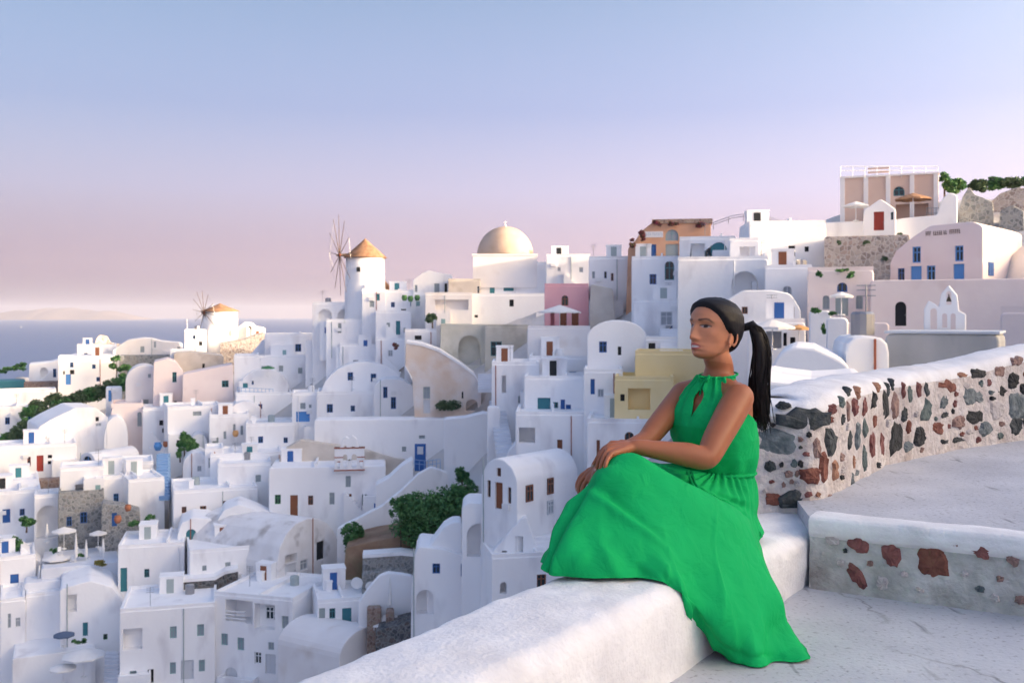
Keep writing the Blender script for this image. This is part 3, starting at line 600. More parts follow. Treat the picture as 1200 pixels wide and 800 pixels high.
def cr1(p0, p1, p2, p3, f): return .5*((2*p1)+(p2-p0)*f+(2*p0-5*p1+4*p2-p3)*f*f+(3*p1-p0-3*p2+p3)*f**3)
def ring_at(v, u):
    x = v*(len(R3)-1); i = min(int(x), len(R3)-2); f = x-i
    def around(r):
        y = u*K; j = int(y) % K; g = y-int(y); return cr1(r[(j-1) % K], r[j], r[(j+1) % K], r[(j+2) % K], g)
    return cr1(around(R3[max(i-1, 0)]), around(R3[i]), around(R3[i+1]), around(R3[min(i+2, len(R3)-1)]), f)
NU, NV = 196, 130; pts = [[ring_at(i/(NV-1), j/NU) for j in range(NU)] for i in range(NV)]
def crease(i, j):
    X = i/(NV-1)*7; u = j/NU*K; x = X-1 if X > 2 else X/2
    d = 0
    d += .006*math.sin((x-.5)*16+u*1.3)*ga(x-.75, .4)*ss_(u, 2, 4)*(1-ss_(u, 9, 11))    # lap folds pulled to the tie
    # fine gathers under the belt
    d += .0045*math.sin(u*9.5+1.2*math.sin(u*2.1))*ga(x-.25, .55)
    # long soft folds that run from the knee down to the hem
    d += .012*math.sin(u*2.6+.8*x+1.0)*ss_(x, 2.2, 5.5)*(.35+.65*ss_(u, 1.5, 3))
    d += .008*math.sin(u*5.3-1.1*x+.5)*ss_(x, 3.0, 5.8)
    d += .0035*math.sin(u*8.5+2.2*x)*ss_(x, 3.2, 6)
    # pleats fanning out from the knee under the hand
    d += .0055*math.sin((x-1.9)*8.0+(u-9.5)*1.1)*ga(u-9.2, 1.6)*ga(x-2.2, .9)
    d += .012*ga((x-2.75)-.28*(9.8-u), .13)*ga(u-8.8, 1.2)          # sharp crease by the fingers
    d -= .014*ga((x-2.95)-.28*(9.8-u), .12)*ga(u-8.8, 1.2)
    d += .022*ga(u-10.2-.10*(x-3), .14)*ss_(x, 2.5, 3.2)*(1-.5*ss_(x, 4.8, 6)) # ridge hanging from the knee's end
    d -= .026*ga(u-10.55-.10*(x-3), .17)*ss_(x, 2.6, 3.3)*(1-.6*ss_(x, 4.6, 6))
    d -= .006*ga(u-5.25-.12*(x-4), .06)*ss_(x, 2.0, 2.6)*(1-ss_(x, 4.4, 4.9))   # side seam
    d -= .012*(1-abs(math.sin(u*1.55+.30*x+.3)))**3*ss_(x, 2.5, 4.8)     # sharp hanging creases
    d -= .006*(1-abs(math.sin(u*3.1-.45*x+1.1)))**4*ss_(x, 3.2, 5.5)
    d += .012*math.sin(u*6.2+x*.6)*ga(x-6, .7)*ga(u-3.6, 1.4)        # rumpled train
    d += .010*ga((x-5.35)-.12*(u-4.6)**2*.6, .14)*ga(u-4.5, 1.2)
    return d
def ss_(x, a, b):
    t = max(0, min(1, (x-a)/(b-a))); return t*t*(3-2*t)
out = []
for i in range(NV):
    for j in range(NU):
        p = pts[i][j]; du = pts[i][(j+1) % NU]-pts[i][j-1]; dv = pts[min(i+1, NV-1)][j]-pts[max(i-1, 0)][j]
        n = dv.cross(du)
        n = n.normalized() if n.length > 1e-9 else Vector((0, -1, 0))
        q = p+n*crease(i, j)+n*(.004*fbm(p*9, 2))
        q.z = max(q.z, .006)
        out.append(q)
fs = [(i*NU+j, i*NU+(j+1) % NU, (i+1)*NU+(j+1) % NU, (i+1)*NU+j) for i in range(NV-1) for j in range(NU)]
dress = sub(mesh('dress', out, fs, 'green_cloth', None, True), woman)
sd = dress.modifiers.new('thick', 'SOLIDIFY'); sd.thickness = .002; sd.offset = 0
# bodice: halter top gathered at the neck, open keyhole
BT = [(556, 844, .114, .096), (548, 843, .121, .103), (532, 840, .142, .120), (512, 837, .153, .134), (496, 836, .150, .138), (482, 837, .144, .127), (468, 838.5, .132, .105), (456, 839.5, .112, .085), (447, 840.5, .085, .070), (440, 841, .067, .060)]
nb, mb_ = 130, 320; vs = []; ok = []
for i in range(nb):
    y = 556-116*i/(nb-1)
    yy = [-b[0] for b in BT]; x, a, b = (float(np.interp(-y, yy, [q[k] for q in BT])) for k in (1, 2, 3)); c = P(x, y, 3.42)
    thm = math.radians(float(np.interp(-y, [-520, -508, -500, -490, -480, -468, -456, -447, -440], [180, 172, 138, 98, 80, 68, 64, 72, 92])))
    hf_ = float(np.interp(-y, [-500, -470, -440], [0, .6, 1]))
    for j in range(mb_):
        s_ = -1+2*j/(mb_-1); t = s_*thm
        g = .0060*math.sin(t*17+.4)*hf_+.0035*math.sin(t*31+1)*hf_**2+.005*math.sin(t*9+y*.02)*ga((y-545)/16, 1)+.0035*math.sin(t*5+y*.09)
        if y > 500 and abs(s_) > .97: g *= .2
        vs.append(c+TF*((b+g)*math.cos(t))+TL*((a+g)*math.sin(t)))
        kx = (t+.04); ky = (y-452)/36; ok.append(0 < ky < 1 and abs(kx) < .17*math.sin(math.pi*min(1, ky**.75))*(1.05-ky*.55))
fs = [(i*mb_+j, i*mb_+j+1, (i+1)*mb_+j+1, (i+1)*mb_+j) for i in range(nb-1) for j in range(mb_-1)]
fs = [q for q in fs if not all(ok[k] for k in q)]
bod = sub(mesh('bodice', vs, fs, 'green_cloth', None, True), dress); sd = bod.modifiers.new('thick', 'SOLIDIFY'); sd.thickness = .003; sd.offset = 0
tr = MB()
nk = [P(841, 440.5, 3.42)+TF*(.062*math.cos(a)-.002)+TL*(.067*math.sin(a))+Vector((0, 0, -.004+.016*(1-math.cos(a))/2)) for a in np.linspace(0, 2*math.pi, 41)]
tr.tube(nk, .0036, 8); sub(tr.build('neckband', 'green_cloth', None, True), dress)
bw = MB(); kn = nk[0]-TL*.004+TF*.006
for d1, d2 in (((-.012, -.03), (-.016, -.085)), ((.006, -.028), (.004, -.075)), ((-.022, .008), (-.010, -.012)), ((.020, .008), (.010, -.012))):
    bw.tube([kn, kn+TL*d1[0]+Vector((0, 0, d1[1]))+TF*.012, kn+TL*d2[0]+Vector((0, 0, d2[1]))+TF*.016], [.004, .005, .003], 6)
ball(bw, kn, .008, n=7); sub(bw.build('neck_tie', 'green_cloth', None, True), dress)
bl = MB(); c = P(843, 552, 3.42)
wv_ = [c+TF*((.104+.002*math.sin(a*23))*math.cos(a))+TL*((.121+.002*math.sin(a*19))*math.sin(a)) for a in np.linspace(0, 2*math.pi, 73)]
bl.tube(wv_, .010, 8, flat=.6); sub(bl.build('waistband', 'green_cloth', None, True), dress)
ti = MB()
for dx, e in ((0, (824, 583, 3.11)), (4, (832, 590, 3.09))):
    ti.tube([P(806+dx, 553, 3.285), P(811+dx, 566, 3.16), P(817+dx, 575, 3.12), P(*e)], [.005, .0045, .004, .005], 6)
sub(ti.build('waist_tie', 'green_cloth', None, True), dress)
# ---------------------------------------------------------------- depth of the hillside, from the sizes of doors and houses
CP = [(100,800,106),(0,800,112),(250,800,107),(400,760,103),(560,720,94),(640,690,87),(340,600,130),(490,545,128),(585,590,90),(500,610,108),(600,480,114),(700,500,92),(700,420,108),
      (560,440,135),(540,420,140),(660,380,120),(590,310,156),(580,350,147),(430,355,162),(430,400,152),(300,450,162),(260,400,200),(200,470,165),(100,450,195),(40,430,215),(30,500,172),(100,540,147),
      (60,640,124),(200,640,121),(300,520,142),(20,400,245),(760,300,124),(760,380,104),(850,290,108),(850,400,86),(950,300,98),(950,400,72),(1030,280,104),(1100,330,84),(1100,400,46),(1190,250,104),
      (1000,440,40),(1190,400,46),(900,385,78),(770,480,86),(300,700,110),(450,700,101),(450,480,140),(380,560,128),(150,600,128),(150,700,113),(1000,340,82),(690,340,128),(500,380,146),(370,410,158),(1100,250,108),(700,560,86),(860,520,70),(1000,560,60)]
CPA = np.array(CP, float)
def solve_rbf(X, y):
    d = np.linalg.norm(X[:, None]-X[None], axis=2); n = len(X)
    A = np.zeros((n+3, n+3)); A[:n, :n] = -d+np.eye(n)*2e-2*d.mean(); A[:n, n] = 1; A[:n, n+1:] = X; A[n, :n] = 1; A[n+1:, :n] = X.T
    return np.linalg.solve(A, np.concatenate([y, np.zeros(3)]))
CX = CPA[:, :2]/1000; CW = solve_rbf(CX, np.log(CPA[:, 2]))
def DEP(px, py):
    q = np.array((px/1000, py/1000)); r = np.linalg.norm(CX-q, axis=1)
    return float(np.exp((-r)@CW[:-3]+CW[-3]+q@CW[-2:]))
# ---------------------------------------------------------------- terrain, sea, island
TP = [tuple(P(a, b, c)) for a, b, c in CP]
TP += [(0,0,-2.5),(2,5,-2.0),(5,-8,-1.5),(-6,4,-10),(-9,20,-20),(2,25,-12),(4,45,-17),(-5,50,-24),(-25,60,-36),(-40,80,-42),(10,12,-2.2),(20,25,-1.5),(14,38,-3.5),(-30,20,-45),(-70,60,-75),(-110,110,-70),(-150,180,-75),(-190,250,-90),(-60,-60,-80),(-20,-60,-30),
       (-110,215,-14),(-140,260,-40),(-80,260,-30),(-40,230,-14),(0,210,-6),(40,190,2),(-100,330,-90),(0,330,-90),(100,330,-80),
       (9,-4,2),(12,0,6),(13,-9,7),(20,5,9),(24,-8,12),(8,-16,4),(40,-25,11),(45,10,9.5),(45,30,8.5),(55,60,9),(60,90,13),(62,118,17.5),(60,135,18.5),(60,150,19),(60,170,12.5),(62,190,9),(75,100,14),(80,60,10),(85,20,9),(80,-30,9),(85,130,16),(80,160,12),(130,30,12),(150,110,5),(130,-60,12),(40,-80,5),(220,60,-40),(240,160,-60),(240,-80,-40),(120,210,-10),(200,260,-70),(0,-120,-20),(-120,-40,-98),(-160,40,-99)]  # near rise right of camera: unseen, added to block sky glow on the foreground
TPA = np.array(TP); TX = TPA[:, :2]/100; TW = solve_rbf(TX, TPA[:, 2])
def terr(X, Y):
    q = np.stack([X, Y], -1).reshape(-1, 2)/100; r = np.linalg.norm(q[:, None]-TX[None], axis=2)
    return ((-r)@TW[:-3]+TW[-3]+q@TW[-2:]).reshape(X.shape)
gx, gy = np.meshgrid(np.linspace(-260, 300, 190), np.linspace(-160, 400, 190), indexing='ij'); gz = terr(gx, gy)
gz -= np.where(gy > 35, 5.5, 1.0)*np.where(gx > 45, .4, 1)
gz += np.array([.5*fbm(Vector((a*.09, b*.09, 0)), 4) for a, b in zip(gx.ravel(), gy.ravel())]).reshape(gx.shape)
edge = np.maximum(0, np.maximum(np.abs(gx-20)-200, np.maximum(gy-290, -80-gy)))/60; gz = gz*np.clip(1-edge, 0, 1)-110*np.clip(edge, 0, 1); gz = np.maximum(gz, -112)
n_ = 190; fs = [(i*n_+j, (i+1)*n_+j, (i+1)*n_+j+1, i*n_+j+1) for i in range(n_-1) for j in range(n_-1)]
tag(mesh('hillside', list(zip(gx.ravel().tolist(), gy.ravel().tolist(), gz.ravel().tolist())), fs, 'cliff', None, True), kind='structure')
SEA = -105.0
m_, n0, l0, b0 = newmat('sea', .30, .5); b0.inputs['Base Color'].default_value = (.020, .068, .19, 1)
g0 = n0.new('ShaderNodeNewGeometry'); mp0 = n0.new('ShaderNodeMapping'); mp0.inputs['Scale'].default_value = (.02, .05, 1); l0.new(g0.outputs['Position'], mp0.inputs[0])
t0 = n0.new('ShaderNodeTexNoise'); t0.inputs['Scale'].default_value = 2; t0.inputs['Detail'].default_value = 6; l0.new(mp0.outputs[0], t0.inputs[0])
bp0 = n0.new('ShaderNodeBump'); bp0.inputs['Strength'].default_value = .25; bp0.inputs['Distance'].default_value = 2; l0.new(t0.outputs[0], bp0.inputs['Height']); l0.new(bp0.outputs[0], b0.inputs['Normal'])
sv = [(0, 0, SEA)]+[(r*math.cos(a), r*math.sin(a), SEA) for r in (3000, 42000) for a in np.linspace(0, 2*math.pi, 97)[:-1]]
tag(mesh('sea', sv, [(0, 1+i, 1+(i+1) % 96) for i in range(96)]+[(1+i, 97+i, 97+(i+1) % 96, 1+(i+1) % 96) for i in range(96)], 'sea'), kind='structure')
surf('island', (.20, .16, .15), (.26, .21, .19), .001, bump=0)
iv = []; NI = 60
for i in range(NI):
    x = -15600+i*92
    for j in range(8):
        e = math.sin(math.pi*i/(NI-1))**.6; h = (290+170*fbm(Vector((i*.09, 3.1, 0)), 4))*e*math.sin(math.pi*j/7)**.7
        iv.append((x, 26000+j*420, SEA-4+max(0, h)))
tag(mesh('island', iv, [(i*8+j, (i+1)*8+j, (i+1)*8+j+1, i*8+j+1) for i in range(NI-1) for j in range(7)], 'island', None, True), kind='structure')
# ---------------------------------------------------------------- house builder
ZV = Vector((0, 0, 1))
class Plane:
    """vertical plane at a distance read from the hillside; maps photo pixels to metres on it"""
    def __init__(s, xc, yb, D, yaw):
        s.D = D; s.o = P(xc, yb, D); a = math.atan2(xc-600, F)+math.radians(yaw); s.a = a
        s.ux = Vector((math.cos(a), -math.sin(a), 0)); s.dx = Vector((math.sin(a), math.cos(a), 0)); s.yb = yb; s.s = D/F
    def u(s, px):
        r = Vector(((px-600)/F, 1, 0)); o = Vector((s.o.x, s.o.y, 0)); t = s.dx.dot(o)/s.dx.dot(r); return (r*t-o).dot(s.ux)
    def v(s, py): return (s.yb-py)*s.s
    def uv(s, px, py): return (s.u(px), s.v(py))
    def w(s, u, v, d=0): return s.o+s.ux*u+ZV*v+s.dx*d
def roundpoly(pts, r, lock):
    out = []; n = len(pts)
    for i, p in enumerate(pts):
        p = Vector((p[0], p[1])); a = Vector(pts[i-1][:2]); b = Vector(pts[(i+1) % n][:2])
        la, lb = (a-p).length, (b-p).length; q = min(r, la*.4, lb*.4)
        ang = (a-p).angle(b-p, 3.14) if la > 1e-6 and lb > 1e-6 else 3.14
        if lock(p) or ang > 2.7: out.append((p.x, p.y)); continue
        pa = p+(a-p).normalized()*q; pb = p+(b-p).normalized()*q
        for f in (0, .33, .67, 1): out.append(tuple(pa.lerp(p, f).lerp(p.lerp(pb, f), f)))
    return out
def area2(p): return sum(p[i-1][0]*p[i][1]-p[i][0]*p[i-1][1] for i in range(len(p)))
def inset(p, c):
    n = len(p); out = []
    for i in range(n):
        a, b, d = Vector(p[i-1]), Vector(p[i]), Vector(p[(i+1) % n]); e1 = (b-a); e2 = (d-b)
        if e1.length < 1e-6: e1 = e2
        if e2.length < 1e-6: e2 = e1
        n1 = Vector((-e1.y, e1.x)).normalized(); n2 = Vector((-e2.y, e2.x)).normalized(); m = (n1+n2)
        if m.length < 1e-4: out.append(tuple(b)); continue
        m.normalize(); out.append(tuple(b+m*(c/max(.5, m.dot(n1)))))
    return out
def arch_pts(u0, v0, u1, v1, full=False):
    r = (u1-u0)/2; h = min(r, (v1-v0)*.6); c = (u0+u1)/2; k = 10
    return [(u0, v0), (u1, v0)]+[(c+r*math.cos(math.pi*i/k), v1-h+h*math.sin(math.pi*i/k)) for i in range(k+1)]
def prism(pl, poly, holes, dep, mat, reveal, niche, cham=.09):
    """facade polygon with real openings, extruded back; returns vertices and faces in world space"""
    if area2(poly) < 0: poly = poly[::-1]
    vs = []; fs = []
    fr = inset(poly, cham); holes = [h if area2(h) > 0 else h[::-1] for h in holes]
    loops = [[Vector((x, y, 0)) for x, y in fr]]+[[Vector((x, y, 0)) for x, y in h] for h in holes]
    flat = [p for l in loops for p in l]
    for p in flat: vs.append(pl.w(p.x, p.y, 0))
    for t in tessellate_polygon(loops): fs.append(tuple(t))
    n = len(fr); b = len(vs)
    mid = inset(poly, cham*.3)
    for q, d in ((mid, cham*.3), (poly, cham), (poly, dep)):
        for x, y in q: vs.append(pl.w(x, y, d))
    for k0, k1 in ((0, b), (b, b+n), (b+n, b+2*n)):
        for i in range(n): j = (i+1) % n; fs.append((k0+i, k0+j, k1+j, k1+i))
    fs.append(tuple(b+2*n+i for i in range(n)))
    off = n
    for h, rd, nc in zip(holes, reveal, niche):
        b = len(vs); m = len(h)
        for x, y in h: vs.append(pl.w(x, y, rd))
        for i in range(m): j = (i+1) % m; fs.append((off+i, b+i, b+j, off+j))
        if nc: fs.append(tuple(b+i for i in range(m)))
        off += m
    return vs, fs
FR = {'w': ('whitepaint', 'glass'), 'b': ('blue', 'glass'), 't': ('teal', 'glass'), 'g': ('greypaint', 'glass_pale'), 'r': ('brown', 'glass'), 'k': ('dark', 'dark'), 'G': ('green', 'glass'), 'p': ('palewood', 'glass_pale'), 's': ('paleteal', 'glass_pale'), 'B': ('skyblue', 'glass'), 'R': ('red', 'glass')}
def window_part(root, pl, u0, v0, u1, v1, d, c, arched):
    fm, pm = FR[c]; wd, hh = u1-u0, v1-v0; t = min(.10, wd*.14); mb = MB()
    def bar(a, b, c_, e): mb.frame_box(pl.o, pl.ux, pl.dx, ZV, a, b, d-.05, d+.02, c_, e)
    bar(u0, u0+t, v0, v1); bar(u1-t, u1, v0, v1); bar(u0+t, u1-t, v0, v0+t); bar(u0+t, u1-t, v1-t, v1)
    if wd > .45: bar((u0+u1)/2-t*.45, (u0+u1)/2+t*.45, v0+t, v1-t)
    if hh > .9: bar(u0+t, u1-t, v0+hh*.62, v0+hh*.62+t*.8)
    wn = sub(mb.build('window', fm), root); pb = MB()
    pb.frame_box(pl.o, pl.ux, pl.dx, ZV, u0-.02, u1+.02, d+.005, d+.05, v0-.02, v1+.02); sub(pb.build('pane', pm), wn)
    return wn
def door_part(root, pl, u0, v0, u1, v1, d, c):
    fm, pm = FR[c]; mb = MB(); mb.frame_box(pl.o, pl.ux, pl.dx, ZV, u0-.02, u1+.02, d, d+.06, v0-.05, v1+.02)
    wd, hh = u1-u0, v1-v0; t = wd*.14
    for a, b in ((u0+t, (u0+u1)/2-t*.4), ((u0+u1)/2+t*.4, u1-t)):
        for e, f in ((v0+hh*.08, v0+hh*.42), (v0+hh*.5, v0+hh*.9)): mb.frame_box(pl.o, pl.ux, pl.dx, ZV, a, b, d-.025, d+.01, e, f)
    dr = sub(mb.build('door', fm), root)
    hb = MB(); hb.frame_box(pl.o, pl.ux, pl.dx, ZV, u1-t*.9, u1-t*.3, d-.07, d, v0+hh*.43, v0+hh*.47); sub(hb.build('handle', 'metal'), dr)
    return dr
def inside(p, poly):
    c = False
    for i in range(len(poly)):
        (x1, y1), (x2, y2) = poly[i-1], poly[i]
        if (y1 > p[1]) != (y2 > p[1]) and p[0] < (x2-x1)*(p[1]-y1)/(y2-y1)+x1: c = not c
    return c
def parse_ops(pl, ops, poly):
    holes = []; rev = []; nic = []; parts = []
    for op in ops:
        k = op[0]; c = op[1] if len(op) == 6 else 'w'; x0, y0, x1, y1 = op[-4:]
        u0, u1, v0, v1 = pl.u(x0), pl.u(x1), pl.v(y1), pl.v(y0)
        if u1-u0 < .15 or v1-v0 < .15: continue
        arched = k in 'aAn'; hp = arch_pts(u0, v0, u1, v1) if arched else [(u0, v0), (u1, v0), (u1, v1), (u0, v1)]
        ins = inset(poly if area2(poly) > 0 else poly[::-1], .12)
        if not all(inside(q, ins) for q in hp): print('SKIP OPENING', op); continue
        holes.append(hp)
        rd = {'n': 1.3, 'N': 1.1, 'q': 2.2}.get(k, .20); rev.append(rd); nic.append(k in 'nNq')
        if k not in 'nNq': parts.append((k, c, u0, v0, u1, v1, rd, arched))
    return holes, rev, nic, parts
def make_parts(root, pl, parts):
    for k, c, u0, v0, u1, v1, rd, ar in parts:
        if k in 'dA': door_part(root, pl, u0, v0, u1, v1, rd, c)
        else: window_part(root, pl, u0, v0, u1, v1, rd, c, ar)
NH = 0
def auto_ops(R, x0, x1, yt, yb, s, ops):
    """a few small windows on facades that would otherwise be blank"""
    W = (x1-x0)*s; Hh = (yb-yt)*s; out = []
    if len(ops) > 1 or W < 3 or Hh < 3: return out
    c = R.choice('bgrkpsbg'); n = min(4, max(1, int(W/2.6)))
    for k in range(n):
        if R.random() < .3: continue
        ww, hh = R.choice(((.7, .95), (.6, .8), (.8, 1.2), (.5, .6))); cx = x0+(x1-x0)*(k+.5+R.uniform(-.2, .2))/n; cy = yt+(1.2+R.uniform(.1, .7))/s
        o = ('w', c, cx-ww/2/s, cy, cx+ww/2/s, cy+hh/s)
        if all(o[4] < q[-4]-2 or o[2] > q[-2]+2 or o[5] < q[-3]-2 or o[3] > q[-1]+2 for q in ops): out.append(o)
    return out
def clutter(R, root, pl, x0, x1, yt, dep, mat, flat):
    """roof rooms, forecourts, outside stairs, pipes and aerials that belong to the house"""
    W = pl.u(x1)-pl.u(x0); Ht = pl.v(yt); u0 = pl.u(x0); fb = lambda m, *a: m.frame_box(pl.o, pl.ux, pl.dx, ZV, *a)
    if flat and W > 4.2 and R.random() < .6:
        w_, h_, d_ = R.uniform(1.8, 2.8), R.uniform(1.4, 2.2), R.uniform(1.8, 2.8); a = u0+R.uniform(.3, W-w_-.3); d0 = dep-d_-R.uniform(.3, 1.5)
        m = MB(); fb(m, a, a+w_, d0, d0+d_, Ht-.3, Ht+h_); fb(m, a-.06, a+w_+.06, d0-.06, d0+d_+.06, Ht+h_, Ht+h_+.14); sub(m.build('roof_room', mat), root)
        m = MB(); fb(m, a+w_*.3, a+w_*.3+.75, d0-.04, d0+.02, Ht, Ht+min(1.8, h_-.15)); sub(m.build('roof_door', R.choice(('blue', 'brown', 'dark', 'greypaint', 'teal'))), root)
    if W > 3.5 and R.random() < .38:
        w_ = W*R.uniform(.4, .8); a = u0+R.uniform(0, W-w_); d_ = R.uniform(1.3, 2.3); m = MB()
        fb(m, a, a+w_, -d_, -.02, -4, .02); fb(m, a, a+w_, -d_, -d_+.22, .02, .85); fb(m, a, a+.22, -d_+.221, -.02, .02, .85); fb(m, a+w_-.22, a+w_, -d_+.221, -.02, .02, .85); sub(m.build('forecourt', mat), root)
    if W > 5 and R.random() < .6:
        w_, h_, d_ = R.uniform(1.8, min(4.2, W*.5)), min(Ht*.75, R.uniform(1.8, 2.9)), R.uniform(1.2, 2.4); a = u0+R.choice((0., W-w_, R.uniform(0, W-w_))); m = MB()
        fb(m, a, a+w_, -d_, -.03, -4, h_); fb(m, a+.03, a+w_-.03, -d_+.03, -d_+.2, h_, h_+.25); fb(m, a+.03, a+.2, -d_+.201, -.03, h_, h_+.25); fb(m, a+w_-.2, a+w_-.03, -d_+.201, -.03, h_, h_+.25); sub(m.build('annexe', mat), root)
        m = MB(); c_ = a+w_*R.uniform(.2, .6); fb(m, c_, c_+.6, -d_-.03, -d_+.02, h_-1.5, h_-.6); sub(m.build('annexe_window', R.choice(('blue', 'dark', 'brown', 'greypaint', 'paleteal'))), root)
    if flat and W > 4 and R.random() < .6:
        m = MB(); a = u0+W*R.uniform(.25, .75); fb(m, a, a+.22, .35, dep-.3, Ht-.2, Ht+R.uniform(.35, .7)); sub(m.build('roof_divider', mat), root)
    if W > 4.5 and Ht > 3 and R.random() < .28:
        n = 10; up = R.choice((1, -1)); a = u0+(W*.15 if up > 0 else W*.85); m = MB()
        for k in range(n): q = a+up*k*.3; fb(m, min(q, q+up*.32), max(q, q+up*.32), -1.0, -.015, -4, (k+1)*min(Ht, 3.2)/n)
        sub(m.build('outside_stairs', mat), root)
    if R.random() < .5:
        m = MB(); a = u0+R.uniform(.3, W-.3); m.tube([pl.w(a, -1, -.06), pl.w(a, Ht-.1, -.06)], .05, 5); sub(m.build('drainpipe', R.choice(('whitepaint', 'greypaint', 'rust'))), root)
    if flat and R.random() < .4:
        m = MB(); a = u0+R.uniform(.3, max(.4, W-.3)); b = pl.w(a, Ht, R.uniform(.5, dep-.5)); m.tube([b-ZV*.3, b+ZV*2.2], .03, 4)
        for q in (1.7, 1.95, 2.15): m.tube([b+ZV*q-pl.ux*.4, b+ZV*q+pl.ux*.4], .02, 4)
        sub(m.build('aerial', 'metal'), root)
    if R.random() < .35 and W > 2.5:
        m = MB(); a = u0+R.uniform(.3, W-1.1); v = Ht*R.uniform(.45, .8); fb(m, a, a+.75, -.3, -.01, v, v+.5); sub(m.build('air_conditioner', 'whitepaint'), root)
        m = MB(); m.tube([pl.w(a+.37, v+.25, -.31), pl.w(a+.37, v+.25, -.3)], .19, 10); 
    if flat and R.random() < .25:
        m = MB(); a = u0+R.uniform(.5, max(.6, W-.5)); b = pl.w(a, Ht, dep*.6); m.lathe(b, [(.5, .0), (.5, .9), (.4, 1.0)], 12); sub(m.build('water_tank', R.choice(('whitepaint', 'greypaint', 'metal'))), root)
def H(label, shape, ops=(), mat='white', dep=8., yaw=0., D=None, kind='flat', name='white_house', cat='house', fd=10., r=.3, rise=.5, group=None, side=None, dD=0., par=True, cap=None, chim=0):
    """one building. shape: (x0, ytop, x1, ybase) or a list of outline pixels (last two on the base)."""
    global NH; NH += 1
    if isinstance(shape, tuple):
        x0, yt, x1, yb = shape
        if kind == 'vault':
            h = (yb-yt)*rise; k = 14; xc = (x0+x1)/2; rx = (x1-x0)/2
            out = [(x1, yb)]+[(xc+rx*math.cos(math.pi*i/k), yt+h-h*math.sin(math.pi*i/k)) for i in range(k+1)]+[(x0, yb)]
        else: out = [(x1, yb), (x1, yt), (x0, yt), (x0, yb)]
    else:
        out = list(shape); x0 = min(p[0] for p in out); x1 = max(p[0] for p in out); yb = max(p[1] for p in out); yt = min(p[1] for p in out)
    D = (D or DEP((x0+x1)/2, yb))+dD
    pl = Plane((x0+x1)/2, yb, D, yaw)
    root = empty(name, pl.o); tag(root, label, cat, group)
    poly = [pl.uv(*p) for p in out]; poly = [(u, -fd if v < .02 else v) for u, v in poly]
    rp = roundpoly(poly, r, lambda p: p.y <= -fd+.01)
    R_ = random.Random(NH*13+5); house = cat == 'house' and mat in ('white', 'white_grey', 'white_worn') or mat == 'white_warm' and cat == 'house'
    if house: ops = list(ops)+auto_ops(R_, x0, x1, yt, yb, pl.s, ops)
    holes, rev, nic, parts = parse_ops(pl, ops, rp)
    vs, fs = prism(pl, rp, holes, dep, mat, rev, nic)
    sub(mesh('wall', vs, fs, mat), root); make_parts(root, pl, parts)
    if house: clutter(R_, root, pl, x0, x1, yt, dep, mat, kind == 'flat' and isinstance(shape, tuple))
    if kind == 'flat' and par and isinstance(shape, tuple) and (x1-x0)*pl.s > 2.5:
        u0, u1, v1 = pl.u(x0), pl.u(x1), pl.v(yt); mb = MB(); t = .28; e = .03; hh = .32
        bx = lambda a, b, c, d_: mb.frame_box(pl.o, pl.ux, pl.dx, ZV, a, b, c, d_, v1-.35, v1+hh)
        bx(u0+e, u1-e, e+.06, t+.06); bx(u0+e, u1-e, dep-t, dep-e); bx(u0+e, u0+t, t+.061, dep-t-.001); bx(u1-t, u1-e, t+.061, dep-t-.001)
        sub(mb.build('parapet', mat), root)
    if cap:   # coping that follows the top of an outline wall
        top = [pl.uv(*p) for p in out[1:-1]]; mb = MB()
        for (a, b), (c, d_) in zip(top, top[1:]):
            if abs(a-c) < .05: continue
            q = [pl.w(a, b-.05, -.12), pl.w(c, d_-.05, -.12), pl.w(c, d_-.05, dep+.1), pl.w(a, b-.05, dep+.1)]; z = ZV*.35
            mb.add(q+[p+z for p in q], [(0, 1, 2, 3), (7, 6, 5, 4), (0, 4, 5, 1), (1, 5, 6, 2), (2, 6, 7, 3), (3, 7, 4, 0)])
        sub(mb.build('coping', cap), root)
    for k in range(chim):
        rr_ = random.Random(NH*7+k); mb = MB(); u_ = pl.u(x0)+(pl.u(x1)-pl.u(x0))*rr_.uniform(.15, .85); d_ = rr_.uniform(.3, .8)*dep; v1 = pl.v(yt)
        mb.frame_box(pl.o, pl.ux, pl.dx, ZV, u_-.3, u_+.3, d_-.3, d_+.3, v1-.3, v1+.9); mb.frame_box(pl.o, pl.ux, pl.dx, ZV, u_-.36, u_+.36, d_-.36, d_+.36, v1+.9, v1+1.05)
        sub(mb.build('chimney', mat), root)
    if side:  # openings on a receding side wall: ('R'|'L', [ops])
        which, sops = side; uc = pl.u(x1) if which == 'R' else pl.u(x0); sg = 1 if which == 'R' else -1
        class SP: pass
        spl = Plane.__new__(Plane); spl.o = pl.w(uc, 0, 0); spl.ux = pl.dx*sg; spl.dx = -pl.ux*sg; spl.D = D; spl.s = pl.s; spl.yb = pl.yb; spl.a = 0
        for op in sops:
            k, c = op[0], op[1]; xa, ya, xb, yb_ = op[-4:]; ua, ub = sorted((spl.u(xa), spl.u(xb))); ua = max(-dep, min(dep, ua)); ub = max(-dep, min(dep, ub))
            mb = MB(); fm, pm = FR[c]; va, vb = pl.v(yb_), pl.v(ya)
            if k in 'dA': door_part(root, spl, ua, va, ub, vb, -.05, c)
            else: window_part(root, spl, ua, va, ub, vb, -.06, c, False)
    return root, pl
